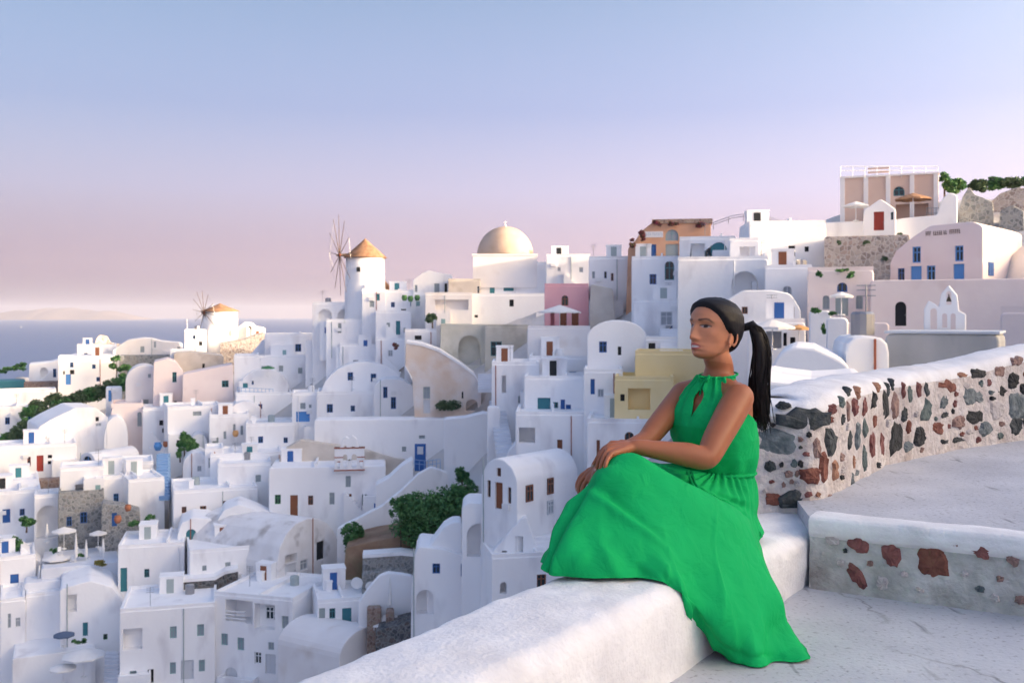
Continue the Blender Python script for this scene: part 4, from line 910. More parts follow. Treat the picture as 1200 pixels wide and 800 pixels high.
# ---------------------------------------------------------------- the village, house by house (pixels of the photograph on planes at hillside depth)
# --- lower left quarter
H('three storey white house with a grey blue painted upper panel and shuttered windows', (140,713,252,815), [('N',144,733,167,758),('w','s',199,734,207,748),('w','s',231,734,239,748),('w','s',199,776,206,790),('w','s',233,776,240,790),('d','p',212,775,227,798),('w','s',152,782,160,796),('d','k',173,782,180,798)], dep=9, yaw=4)
r_, pl_ = H('tall white house with loggia, balcony rails and a blank side wall beside the slope', (250,700,343,815), [('q',264,704,296,731),('N',298,706,322,736),('w','g',330,718,338,733),('w','s',259,745,267,759),('w','s',278,748,286,763),('w','g',314,750,321,759),('w','w',298,763,306,777),('w','w',328,765,336,779),('d','p',311,764,323,787),('A','p',264,784,278,800)], dep=9.5, yaw=30, D=104, chim=1)
mb = MB()
for k in range(4): mb.frame_box(pl_.o, pl_.ux, pl_.dx, ZV, pl_.u(264), pl_.u(287), .03, .12, pl_.v(731-k*4), pl_.v(731-k*4)+.14)
sub(mb.build('balcony_rail', 'whitepaint'), r_)
window_part(r_, pl_, pl_.u(306), pl_.v(727), pl_.u(316), pl_.v(712), 1.0, 'w', False)
H('white house with dark teal door and twin windows behind the wooden fence', (372,704,440,765), [('d','t',401,712,412,733),('w','t',386,711,393,723),('d','g',374,710,381,738)], dep=7, yaw=-6, chim=1)
H('white wall with a sloping top between the ruined vault and the roof terrace', [(408,722),(408,664),(400,664),(372,682),(365,690),(365,722)], dep=1.0, D=112, name='garden_wall', cat='wall', par=False, fd=3)
H('white rounded gable wall behind the sun terrace loungers', [(486,745),(484,676),(470,673),(455,671),(445,674),(432,688),(420,705),(420,745)], dep=.8, D=98, name='gable_wall', cat='wall', fd=3)
H('low pinkish white vaulted roof beside the sun terrace', (398,736,452,775), kind='vault', rise=.6, dep=8, yaw=-50, D=97, mat='white_warm', name='vaulted_roof', cat='roof')
H('brown timber screen in a white frame on the terrace below the teal door', [(388,765),(388,744),(366,737),(366,765)], dep=.3, D=99, mat='wood', name='timber_screen', cat='screen', cap='white', fd=1)
H('brown rough retaining wall of the sun terrace next to the arch', (430,712,447,745), mat='brownstone', dep=1, D=96.5, name='retaining_wall', cat='wall', fd=2, par=False)
H('short brown wall on the sun terrace beside the white post', (452,715,462,745), mat='brownstone', dep=1, D=96, name='terrace_wall', cat='wall', fd=2, par=False)
H('dark stone terrace edge running under the white arch house', [(520,745),(508,722),(470,730),(440,738),(440,745)], mat='darkstone', dep=3, D=94.5, name='terrace_edge', cat='wall', fd=2)
# house with arches in the middle foreground
H('white blind facade with one tall blue arched niche', [(576,775),(577,660),(560,652),(540,650),(520,643),(490,640),(486,650),(482,690),(480,775)], [('n',488,690,508,719)], dep=6, D=92, fd=8)
H('white porch block pierced by a big arched passage under the brown door house', [(594,668),(594,594),(575,590),(548,589),(541,595),(541,668)], [('n',547,613,575,652)], dep=5, D=90)
H('white vaulted house with brown door, slit windows and arched side windows', [(606,650),(606,560),(600,546),(590,538),(580,537),(570,545),(564,560),(563,650)], [('d','r',580,565,589,596),('w','r',571,564,575,584),('w','r',595,569,599,588),('w','r',582,548,587,558)], dep=9, yaw=40, D=88, side=('R', [('w','r',616,568,624,587),('w','r',641,565,648,584),('w','p',641,592,648,608)]))
H('white wing with a slanted parapet left of the big arched passage', [(541,660),(541,612),(530,612),(520,618),(508,634),(500,645),(500,660)], dep=3, D=92.5, name='side_wing', cat='wall')
H('white stair wall rising diagonally to the arched brown windows', [(640,760),(640,640),(628,640),(617,606),(612,606),(576,648),(576,760)], [('N',604,628,613,648),('N',588,645,594,653)], dep=1.2, D=86.5, name='stair_wall', cat='wall', fd=8)
H('plain white terrace block below the stair wall with a small round niche', (576,652,662,790), [('n',586,680,594,694)], dep=6, D=85, yaw=-12)
H('white house with a flat terrace next to the knee of the green dress', (618,634,700,730), dep=8, D=86.8, chim=1)
# centre left
H('white house under the bell gable with two brown doors and small dark windows', (315,547,452,606), [('w','G',322,578,329,589),('d','r',340,579,349,604),('w','r',361,580,367,591),('w','g',386,577,392,591),('d','r',403,579,412,602),('w','g',424,580,430,593),('w','g',405,558,411,571)], dep=8, D=125, yaw=3, par=False)
H('white curving ramp wall between the bell gable house and the blue gate', [(530,625),(525,555),(505,548),(490,556),(470,575),(448,592),(420,606),(395,618),(395,650),(440,650)], dep=1.2, D=116, name='ramp_wall', cat='wall', fd=5)
H('white sloping wall running up from the bell gable to the blue gate', [(486,600),(484,538),(472,545),(455,560),(440,568),(440,600)], dep=3, D=121, name='slope_wall', cat='wall')
H('beige earth and stone terrace wall behind the bell gable', [(478,560),(476,540),(462,538),(430,528),(400,522),(380,519),(352,514),(335,524),(327,535),(327,560)], mat='beige', dep=2, D=131, name='earth_wall', cat='wall')
H('long blank white retaining wall with a small vent above the blue gate', (368,491,590,575), [('w','g',471,523,476,529),('w','g',491,510,498,514)], dep=4, D=133, name='retaining_wall', cat='wall', fd=4, yaw=0, par=False)
H('white walled platform left of the beige terrace wall', (246,533,330,600), dep=8, D=136, chim=1)
H('long ruined vault house with a worn stone front and pale door', [(397,672),(396,645),(391,630),(383,618),(372,610),(360,607),(346,610),(336,618),(328,632),(325,650),(325,672)], [('N',334,643,348,653),('d','p',334,654,348,672),('d','k',371,638,380,660),('w','p',352,654,361,666)], mat='white_worn', dep=14, yaw=-48, D=116, name='vaulted_house')
H('white cube with a wide blank front above the dark stone terraces', (222,644,322,700), dep=8, D=113.5, yaw=-5)
H('white house with a teal arched doorway above the blank cube', [(262,665),(258,616),(245,608),(225,606),(212,612),(208,625),(206,665)], [('A','t',218,619,230,646)], dep=6, D=119)
H('dark rubble terrace wall with a pale upper rim', [(278,700),(279,671),(264,673),(252,679),(213,679),(211,700)], mat='darkstone', cap='white', dep=2, D=111, name='rubble_terrace', cat='wall', fd=2)
H('lower dark rubble terrace wall with white coping', (206,695,258,714), mat='darkstone', dep=2, D=109.5, name='rubble_wall', cat='wall', fd=2, par=False)
H('white house with a teal door and one small dark window', (138,640,216,722), [('d','t',141,663,149,691),('w','t',169,666,175,676),('N',140,634,156,650)], dep=8, D=115, yaw=5)
H('white gabled house with a shallow niche and half open green door', [(146,772),(146,712),(132,690),(106,680),(88,683),(70,687),(70,772)], [('N',79,694,90,714),('d','t',97,728,103,744),('w','G',121,744,126,751)], dep=8, D=110)
H('white low block with a plain front left of the gabled house', (30,697,74,755), [('N',31,700,42,712)], dep=7, D=112)
H('narrow white house with two slim pale windows at the village edge', (0,704,30,800), [('w','p',9,718,13,735),('w','p',18,724,24,735)], dep=7, D=110)
H('white house with a blue framed doorway and blue step', (-20,655,42,712), [('d','b',12,673,22,704)], dep=7, D=116)
H('white terrace wall in front of the cafe parasols', (14,765,112,815), dep=7, D=107, name='terrace_wall', cat='wall', par=False)
H('grey white parapet between the blue doorway and the gabled house', (28,681,72,702), mat='white_grey', dep=3, D=114, name='parapet_block', cat='wall', par=False)
H('white gable end wall beside the restaurant terrace', [(52,680),(50,662),(36,648),(24,638),(23,680)], dep=4, D=119, name='gable_wall', cat='wall')
H('white house with square blue windows left of the great arch', (-25,578,48,640), [('d','b',3,596,12,612),('w','b',23,597,29,605)], dep=8, D=130)
H('white block holding the great arched recess with a blue door', (40,582,74,642), [('n',43,592,69,630)], dep=5, D=127)
H('grey rubble stone house with small blue windows', (68,578,122,640), [('w','b',78,604,84,615),('w','b',94,600,102,613)], mat='greystone', dep=7, D=126, name='stone_house')
H('white upper storey with dark opening standing on the grey rubble house', (70,550,122,584), [('N',88,567,102,579),('w','b',79,582,83,592)], dep=6, D=129)
H('grey rubble retaining wall with a dark blue doorway', [(166,640),(164,600),(140,592),(119,588),(118,640)], [('d','b',131,600,137,616)], mat='greystone', dep=3, D=124, name='rubble_wall', cat='wall')
H('white house with two blue shuttered windows over the rubble wall', (112,560,160,606), [('w','B',133,578,139,590),('w','B',150,577,154,590)], dep=7, D=130)
H('white cube house with bare walls next to the blue stairs', (150,563,193,612), dep=8, D=128, yaw=-10)
H('white house with one slim blue window below the little vault', (120,544,180,580), [('w','B',131,548,135,556)], dep=7, D=136)
H('small grey faced vault house with a blue arched window', (92,530,112,556), [('a','B',97,534,108,549)], kind='vault', rise=.5, mat='white_grey', dep=8, yaw=48, D=139)
H('white house with red shutters and a red door', (-20,524,90,562), [('d','R',43,534,51,553),('w','R',32,535,36,546),('w','R',72,541,76,553),('w','R',80,541,84,551),('w','k',56,534,61,538),('w','k',56,541,60,545)], dep=8, D=144)
H('brown brick retaining wall below the red shuttered house', (27,562,76,580), mat='brownstone', dep=2, D=139, name='brick_wall', cat='wall', fd=3, par=False)
H('brown brick wall end at the village edge', (-20,556,28,572), mat='brownstone', dep=2, D=141, name='brick_wall', cat='wall', fd=3, par=False)
H('white block house with a single tiny blue vent in front of the brick wall', (-25,566,46,600), [('w','b',13,573,18,581)], dep=8, D=134)
H('big white gabled house with tiny dark windows beside the hedge', [(128,560),(128,492),(113,479),(88,478),(60,490),(45,498),(42,560)], [('w','k',112,490,116,495),('w','p',112,497,119,501)], dep=11, D=153, yaw=-10)
H('rounded white wing of the big gabled house', (122,488,150,560), kind='vault', rise=.35, dep=9, D=151)
H('white wall with a pale blue gate at the top of the hedge', (124,454,143,482), [('d','B',127,457,131,470)], dep=4, D=166, par=False)
H('white terraces with a long low wall above the hedge', (-20,459,66,485), dep=6, D=182, name='terrace_wall', cat='wall')
H('plain white low house left of the hedge', (-20,478,44,505), dep=7, D=172)
H('brown dry stone wall below the far white houses', (28,447,70,463), mat='brownstone', dep=2, D=192, name='dry_stone_wall', cat='wall', par=False)
H('white far house with a creeper covered arch and blue window', [(72,452),(96,416),(90,415),(60,424),(34,426),(33,452)], [('w','b',62,432,66,442),('n',47,430,56,443)], dep=8, D=200)
H('white far house with several blue openings above the dry stone wall', (68,419,136,460), [('w','b',82,424,86,430),('w','b',108,427,112,432),('d','B',77,438,83,450),('w','k',82,433,87,438),('w','b',113,442,117,447),('w','k',74,434,76,438)], dep=9, D=190)
H('white far house with a blank wall on the skyline of the sea', (90,405,137,432), dep=8, D=207, mat='white')
H('sunlit white long house with a humped roof near the small windmill', [(216,425),(214,402),(190,400),(180,397),(168,396),(150,398),(140,404),(132,410),(131,425)], [('w','p',180,400,183,408)], dep=9, D=204, mat='white_warm')
H('grey dry stone terrace wall below the sunlit long house', (140,416,203,432), mat='greystone', dep=3, D=194, name='dry_stone_wall', cat='wall', par=False)
H('small ochre ruin at the sea edge', [(146,412),(144,404),(130,402),(126,394),(116,392),(112,398),(108,412)], mat='rubble', dep=5, D=214, name='ruin', cat='ruin')
# pink-beige group
H('pale pink vaulted house left of the salmon wall', (147,428,190,482), kind='vault', rise=.35, mat='white_warm', dep=9, D=164, ops=[('d','g',168,468,174,478)])
H('pale pink tall house with a grey door and teal window', [(216,482),(215,436),(206,424),(196,420),(180,424),(178,482)], [('d','g',189,461,200,478),('w','t',202,436,207,448),('w','k',204,470,207,474)], mat='pink', dep=8, D=161)
H('long salmon pink wall house with a sloping top', [(274,475),(273,427),(214,438),(213,482),(230,475)], [('w','t',260,446,268,454),('w','k',211.5,446,215,457)], mat='pink', dep=7, D=160)
H('grey beige house with one dark slit window above the salmon wall', [(263,450),(262,417),(222,412),(204,413),(204,450)], [('w','k',237,426,240,433)], mat='beige', dep=7, D=169)
H('white cube with a warm parapet next to the grey beige house', (199,412,222,440), [('w','k',209,414,213,418)], dep=6, D=172)
H('curved pinkish tower house with a slim arched window', (130,475,168,525), [('a','g',161,483,166,500)], mat='pink', dep=9, D=156, r=1.2)
H('white house with a shaded awning beside the blue pots', (167,480,206,530), [('w','k',190,502,194,507)], dep=8, D=154)
H('white long terrace house with a shallow grey window row', (196,478,262,530), [('w','g',226,482,236,487),('w','g',249,511,255,525)], dep=8, D=150, yaw=-6, chim=1)
H('grey walled vault behind the dark tree', (222,508,244,536), kind='vault', rise=.6, mat='white_grey', dep=7, D=146)
H('white vaulted chamber above the white chairs terrace', (214,530,246,566), kind='vault', rise=.45, dep=7, D=139)
H('white tower block with two small windows beside the chairs terrace', (240,528,262,580), [('w','p',244,536,251,548),('w','g',246,557,250,566)], dep=6, D=137)
H('massive bare white house in the middle of the slope', (203,575,302,650), dep=10, D=126, yaw=-4, chim=1)
H('white cubic house with a large blank wall right of the chairs terrace', (255,545,318,612), dep=9, D=131)
H('white sloping roof mass beside the teal arched doorway', [(338,660),(325,612),(300,598),(280,590),(262,596),(252,612),(252,660)], dep=6, D=120)
H('white dome roofed house in the busy middle of the slope', (262,470,312,520), kind='vault', rise=.6, dep=9, D=152)
H('white cluster house with narrow paired windows and a terracotta pot', (245,488,292,540), [('w','g',273,497,276,508),('w','g',282,499,285,510),('w','g',262,505,265,514),('d','g',249,512,256,525)], dep=7, D=146)
H('white house with a slanted roof terrace above the blank platform', (288,498,345,548), dep=8, D=143, chim=1)
H('white terrace house with a row of blue grey railings', (276,462,342,500), [('w','p',325,452,331,456)], dep=8, D=156)
H('white low domed roof house with a green awning', (282,432,338,470), kind='vault', rise=.55, dep=9, D=160)
H('white house with a blue gate and roof pergola', (342,462,372,505), [('d','B',347,482,363,494),('w','g',352,472,358,479),('w','g',362,474,365,478)], dep=6, D=145)
H('white house with slim posts in front of a dark arch', (358,402,384,455), [('n',367,412,377,424),('w','g',367,440,370,452),('w','g',373,440,375,450)], dep=6, D=160)
H('white house with two blue windows under the windmill terrace', (310,393,372,425), [('w','b',335,405,341,413),('w','b',346,403,353,412)], dep=7, D=168)
H('white slanted buttress wall left of the blue windowed house', [(316,425),(314,398),(308,398),(290,420),(288,425)], dep=2, D=170, mat='white_grey', name='buttress_wall', cat='wall')
H('long plain white wall house below the slanted buttress', (274,418,362,448), dep=8, D=163)
H('stone terrace of the small windmill', [(312,415),(311,390),(300,392),(285,398),(258,402),(258,415)], mat='rubble', dep=9, D=192, name='mill_terrace', cat='wall')
H('white low house with a dark doorway on the small windmill terrace', [(312,400),(311,384),(300,382),(296,378),(287,377),(279,383),(277,400)], [('d','k',291,382,294,391)], mat='white_warm', dep=6, D=205)
H('white house with flagpoles in front of the small windmill', (216,388,242,420), [('w','b',226,393,229,397),('w','k',233,400,237,405)], dep=6, D=190, mat='white')
# centre: big white and peach vault houses
H('broad white house with two deep blue windows', (371,461,447,515), [('w','b',383,473,390,483),('w','b',411,475,416,482)], dep=8, D=143.5, r=.5, chim=1)
H('wide low white dome behind the house with two deep blue windows', (376,424,480,480), kind='vault', rise=.7, dep=9, D=148, name='domed_house')
H('white house with slim blue windows beside the peach ruin', [(494,502),(492,470),(484,452),(468,444),(448,444),(438,452),(437,502)], [('w','b',449,453,454,466),('w','b',458,465,464,479)], dep=9, D=142, r=.6)
H('peach plastered old vault house with a shuttered dark window and white roof edge', [(564,492),(564,454),(556,440),(540,428),(515,412),(495,405),(476,402),(475,430),(483,445),(491,492)], [('w','g',496,453,504,467),('d','p',496,468,504,484),('n',546,468,560,481),('w','k',541,459,543,467)], mat='peach', cap='white', dep=9, D=136, name='old_vault_house')
H('white house with flower pots on its terrace left of the peach ruin', (440,398,478,440), [('w','p',450,385,454,390)], dep=7, D=150)
H('white flat house with a dark skylight above the domed house', (398,405,446,440), [('w','k',414,422,425,425)], dep=8, D=154)
H('white two windowed house under the big windmill', (382,376,440,412), [('w','g',396,378,400,390),('w','t',437,378,440,390),('w','g',421,402,423,408)], dep=8, D=156)
H('white house with two blue arched recesses below the windmill', (366,356,416,392), [('n',373,362,389,376),('n',395,362,413,378)], dep=6, D=159)
H('white house with tall teal shutters next to the palm', (440,366,482,405), [('d','t',464,376,469,392),('w','g',453,378,457,388),('w','g',473,384,476,390)], dep=8, D=152)
H('white house with a dark awning window by the palm', (474,388,514,425), [('w','k',486,393,494,398)], dep=7, D=146)
H('white terrace house with roof pots right of the big windmill', (448,342,492,375), [('w','k',470,362,476,366)], dep=7, D=156)
H('white stepped house on the skyline left of the church dome', [(530,365),(530,322),(516,320),(502,317),(495,320),(484,328),(482,365)], [('w','g',509,332,515,344),('w','k',521,332,524,344),('w','g',486,334,489,342)], dep=8, D=156)
H('grey beige cube under the church dome', (525,329,563,365), mat='beige', dep=6, D=151, ops=[('w','w',559,335,562,345)])
H('beige balcony house with two lamps on its front', (498,345,554,385), [('N',510,351,549,363)], mat='white_warm', dep=6, D=147)
H('broad blank white house with one dark square window below the church', (551,346,645,385), [('w','k',597,351,602,359),('w','k',556,369,560,372)], dep=8, D=149)
H('white church body with arched teal windows', (563,309,650,352), [('a','t',576,323,584,336),('A','t',590,322,602,341),('a','t',607,323,614,336),('w','t',645,322,652,333)], dep=8, D=154, name='church_building', cat='church')
H('white plain house on the skyline right of the church', (640,300,692,345), dep=8, D=150)
H('olive plastered house with a deep arched entrance and teal door', [(570,432),(570,380),(516,379),(515,432)], [('n',537,393,563,428)], mat='greygreen', dep=7, D=143)
H('grey green wing with a teal shuttered window', (568,383,620,430), [('w','t',575,400,588,417)], mat='greygreen', dep=7, D=141.5)
r_, pl_ = H('bright pink house with an orange arched window and parasol terrace', (638,335,690,395), [('a','r',658,346,666,358),('N',645,366,650,384),('d','r',656,366,664,385),('d','r',670,366,678,385)], mat='hotpink', dep=7, D=127)
H('pale pink retaining wall under the parasol terrace', (618,385,692,440), mat='white_warm', dep=6, D=120, name='retaining_wall', cat='wall')
H('beige plastered wall stepping down beside the pink house', [(745,440),(742,392),(722,390),(718,338),(692,333),(688,440)], mat='beige', dep=4, D=124, name='plaster_wall', cat='wall')
H('white house with bright blue painted stairs and shrubs of paint', (690,303,742,360), [('w','g',694,318,697,326),('w','b',708,318,711,326),('w','R',716,320,719,329)], dep=7, D=128)
H('white stucco house with a dark teal arched window high on its wall', (740,303,812,372), [('a','t',779,306,790,328)], dep=8, D=118)
H('white flat house with a pale shutter and blue pot', (742,353,806,402), [('w','p',774,365,788,381),('w','b',780,380,788,389)], dep=8, D=108)
H('white wall with a black doorway below the pale shutter house', (756,398,812,425), [('d','k',760,400,768,415)], dep=5, D=102, name='court_wall', cat='wall')
H('white round topped house with one blue and one dark window', (688,375,758,450), [('w','b',702,400,711,413),('w','k',724,406,728,416)], kind='vault', rise=.28, dep=8, D=103)
H('white house with a tall narrow blue door', (684,436,730,510), [('d','b',692,444,697,462)], dep=7, D=97)
H('yellow house with a small square window and deep niche', (720,445,790,505), [('w','k',727,462,732,470),('N',736,455,762,480)], mat='yellow', dep=7, D=92, name='yellow_house')
H('upper yellow house block under the white stairs', (744,415,840,470), mat='yellow', dep=6, D=95, name='yellow_house')
H('white house with a slim brown door and half round window behind the hand', (688,495,800,585), [('d','r',699,516,703,536),('a','r',732,506,743,516)], dep=8, D=90)
H('white house with a triangular green shaded recess and brown window', (604,486,700,552), [('q',608,501,627,519),('d','r',653,515,659,531),('w','b',632,528,635,534)], dep=8, D=98)
H('white house with a teal gate between blue doors', (614,444,700,500), [('w','t',626,445,634,458),('d','t',630,466,645,486),('d','b',657,468,662,480),('d','b',663,474,669,487),('w','t',648,471,654,478)], dep=7, D=104)
H('white patched house with one slit opening next to the stairs', (576,427,632,485), [('N',588,440,593,460),('w','g',607,464,612,472)], dep=8, D=110)
H('white upper terrace house below the pale pink wall', (620,420,694,460), dep=8, D=113)
H('white pillar wall at the foot of the stairs', (571,477,586,545), dep=2, D=107, name='pillar_wall', cat='wall')
H('white curved wall right of the stairs', [(664,560),(640,536),(622,524),(606,518),(596,528),(590,545),(588,560)], dep=3, D=101, name='curved_wall', cat='wall')
# --- right: up to the ridge
r_, pl_ = H('orange plastered house with arched fanlight and flowering roof edge', [(834,315),(833,262),(765,260),(752,270),(744,282),(736,290),(732,315)], [('d','b',756,286,769,307),('a','s',780,269,795,282),('d','g',780,286,795,307)], mat='orange', dep=8, D=124, name='orange_house')
mb = MB(); mb.frame_box(pl_.o, pl_.ux, pl_.dx, ZV, pl_.u(764), pl_.u(835), -.25, 8.2, pl_.v(262), pl_.v(257)); sub(mb.build('cornice', 'brownstone'), r_)
mb = MB(); mb.frame_box(pl_.o, pl_.ux, pl_.dx, ZV, pl_.u(755), pl_.u(777), -.08, .02, pl_.v(278), pl_.v(271)); sb_ = sub(mb.build('sign_board', 'whitepaint'), r_); mb = MB()
for k in range(9):
    x = 757.5+k*2.1+(1 if k > 2 else 0); mb.frame_box(pl_.o, pl_.ux, pl_.dx, ZV, pl_.u(x), pl_.u(x+.5), -.11, -.075, pl_.v(276), pl_.v(272.5)); mb.frame_box(pl_.o, pl_.ux, pl_.dx, ZV, pl_.u(x+.5), pl_.u(x+1.3), -.11, -.075, pl_.v(273.2 if k % 2 else 275), pl_.v(272.5 if k % 2 else 274.3))
sub(mb.build('lettering', 'bluegrey'), sb_)
H('white house with a wide teal arch and glass porch', (796,280,862,325), [('A','t',833,284,852,306),('N',810,285,826,304),('w','t',826,294,830,303)], dep=7, D=114)
H('tall white house with an arched niche and a green slatted stair', (794,304,900,410), [('n',857,318,888,356),('w','k',881,330,887,346),('N',870,290,886,306)], dep=8, D=100)
H('white upper cube with a small stair recess beside the teal arch', (855,282,890,330), [('N',867,289,885,306)], dep=6, D=104)
H('white cube house with one dark tall window on the ridge', (878,262,968,330), [('d','k',924,288,932,303),('w','k',943,289,948,295)], dep=8, D=104, yaw=-10)
H('white lower house with a round blind window', (896,314,952,372), [('a','p',917,335,928,346)], dep=7, D=93)
H('white flat vault with a half round window behind the ponytail', [(944,400),(938,362),(926,344),(905,340),(870,340),(850,352),(846,400)], [('a','k',884,373,894,383)], dep=8, D=84)
H('white tavern front with dark shaded openings under a canopy', (876,378,944,425), [('q',898,388,916,408),('d','k',918,390,922,405),('d','k',926,395,932,408)], dep=6, D=76)
r_, pl_ = H('salmon mansion with white pilasters and rooftop railing', (985,205,1100,275), [('a','t',1047,219,1060,230),('N',1050,240,1088,256)], mat='salmon', dep=9, D=112, name='mansion', par=False)
for xa in (984.5, 1012, 1038, 1066, 1094):
    mb = MB(); mb.frame_box(pl_.o, pl_.ux, pl_.dx, ZV, pl_.u(xa), pl_.u(xa+5.5), -.12, .02, -6, pl_.v(206)); sub(mb.build('pilaster', 'white_warm'), r_)
mb = MB(); mb.frame_box(pl_.o, pl_.ux, pl_.dx, ZV, pl_.u(984), pl_.u(1101), -.2, 9.1, pl_.v(206.5), pl_.v(204.5)); sub(mb.build('cornice', 'white_warm'), r_)
for q in (195, 199.5):
    mb = MB(); mb.frame_box(pl_.o, pl_.ux, pl_.dx, ZV, pl_.u(1017), pl_.u(1042), .4, .6, pl_.v(q+2), pl_.v(q)); sub(mb.build('roof_beam', 'salmon'), r_)
H('small white pedimented chapel front with a red door', [(1050,282),(1050,246),(1032,233),(1012,246),(1008,282)], [('d','R',1024,248,1036,270),('w','R',1009,259,1014,268),('w','t',1044,249,1047,258)], dep=5, D=105, name='chapel', cat='chapel')
H('white terrace wall below the salmon mansion', [(1122,290),(1122,232),(1112,228),(1104,236),(1098,254),(1060,256),(1048,258),(962,258),(962,290)], [('d','t',974,256,977,273)], dep=4, D=106, name='terrace_wall', cat='wall')
H('rough pinkish rubble retaining wall below the chapel', (966,276,1066,330), mat='rubble', dep=4, D=99, name='rubble_wall', cat='wall', par=False)
r_, pl_ = H('pale pink hotel with blue shuttered windows and rounded left shoulder', [(1152,335),(1152,268),(1140,262),(1090,264),(1070,276),(1050,292),(1043,306),(1040,335)], [('w','B',1069,288,1079,307),('w','B',1119,289,1129,307),('w','b',1052,313,1060,329),('d','B',1067,311,1080,330),('w','B',1086,311,1096,329),('d','B',1117,310,1130,330)], mat='pink', dep=12, D=86, yaw=18, name='pink_hotel', side=('R', [('d','b',1158,308,1164,323),('w','b',1184,308,1191,322)]))
mb = MB()     # weathered lettering over the hotel windows, too faint to read
for g0, g1 in ((1085, 1091), (1094, 1104), (1106, 1110), (1113, 1125)):
    x = g0
    while x < g1:
        for a_, b_, c_, d_ in ((0, .5, 276, 271), (.5, 1.5, 271.8, 271) if int(x) % 2 else (.5, 1.5, 276, 275.2), (.5, 1.3, 273.9, 273.2)): mb.frame_box(pl_.o, pl_.ux, pl_.dx, ZV, pl_.u(x+a_), pl_.u(x+b_), -.04, .02, pl_.v(c_-(x-1085)*.03), pl_.v(d_-(x-1085)*.03))
        x += 2.2
sub(mb.build('lettering', 'wood'), r_)
H('pale pink long garden wall with an arched dark door', (1020,327,1240,402), [('A','k',1049,353,1062,382)], mat='pink', dep=5, D=78, yaw=-3, name='garden_wall', cat='wall', par=False)
H('pale pink house with arched windows and a teal double door', (946,317,1024,385), [('a','g',964,346,972,362),('a','g',1003,346,1011,362),('a','b',981,331,993,342),('d','g',979,345,994,370)], mat='pink', dep=7, D=84)
H('pink low wall beside the white pillar', (990,378,1042,410), mat='pink', dep=3, D=66, name='low_wall', cat='wall', par=False)
H('white square pillar block at the tavern corner', (968,372,994,445), dep=3, D=56, name='pillar_block', cat='wall', par=False)
H('white planter wall left of the square pillar', (948,364,974,420), dep=3, D=66, name='planter_wall', cat='wall', par=False)
H('white rounded house wall behind the stone wall', (992,394,1042,470), dep=5, D=40, yaw=-8, r=.8)
H('white curved roof shell beside the ponytail', [(998,500),(996,428),(978,418),(955,408),(930,406),(912,415),(902,435),(898,500)], dep=8, D=36, r=.8, name='curved_roof', cat='roof')
H('broad white sloping roof under the curved shell', [(1030,500),(1020,446),(985,450),(950,452),(910,448),(885,444),(880,500)], dep=7, D=24, r=.5, name='sloping_roof', cat='roof')
r_, pl_ = H('bare grey concrete block with a pale blue top edge', (1037,391,1171,440), mat='concrete', dep=4, D=40, yaw=6, name='concrete_block', cat='building', par=False)
mb = MB(); mb.frame_box(pl_.o, pl_.ux, pl_.dx, ZV, pl_.u(1036.5), pl_.u(1171.5), -.05, 4.05, pl_.v(391), pl_.v(388)); sub(mb.build('top_edge', 'bluegrey'), r_)
H('grey ruined stone house with a bricked up doorway on the hilltop', [(1202,285),(1200,248),(1186,240),(1172,246),(1164,285)], [('w','r',1168,250,1184,264)], mat='greystone', dep=5, D=104, name='stone_ruin', cat='ruin')
H('grey rubble ruin with broken top behind the pink hotel', [(1166,290),(1164,238),(1152,232),(1142,228),(1136,218),(1128,230),(1122,252),(1119,290)], mat='greystone', dep=5, D=107, name='stone_ruin', cat='ruin')
H('pinkish ruined wall on the hilltop skyline', [(1215,262),(1212,222),(1190,220),(1172,226),(1160,236),(1158,262)], mat='rubble', dep=4, D=112, name='ruined_wall', cat='ruin')
H('white end wall of the long retaining wall beside the stair path', [(594,575),(592,500),(584,486),(566,484),(545,489),(520,491),(520,575)], dep=3, D=121.5, name='end_wall', cat='wall')
H('pale pink low house right of the concrete block', (1172,366,1260,425), mat='pink', dep=5, D=50, name='low_house')
rf = random.Random(21)     # more of the same village past the left edge and on the slope behind the seated woman
for k in range(20):
    x = -40-rf.uniform(0, 260); yb = rf.uniform(500, 830); w_ = rf.uniform(45, 80)
    H('plain white house on the outer slope of the village', (x-w_, yb-rf.uniform(35, 55), x, yb), dep=8, D=float(np.interp(yb, [480, 830], [178, 112])), yaw=rf.uniform(-8, 8), group='outer slope houses')
for k, (x, yb) in enumerate(((735, 655), (790, 650), (835, 640), (770, 612), (825, 608), (858, 628))):
    H('plain white house stepping down the slope behind the green dress', (x-22, yb-40, x+22, yb), dep=7, D=83-k*2.5, yaw=rf.uniform(-8, 8), group='houses hidden behind the dress')
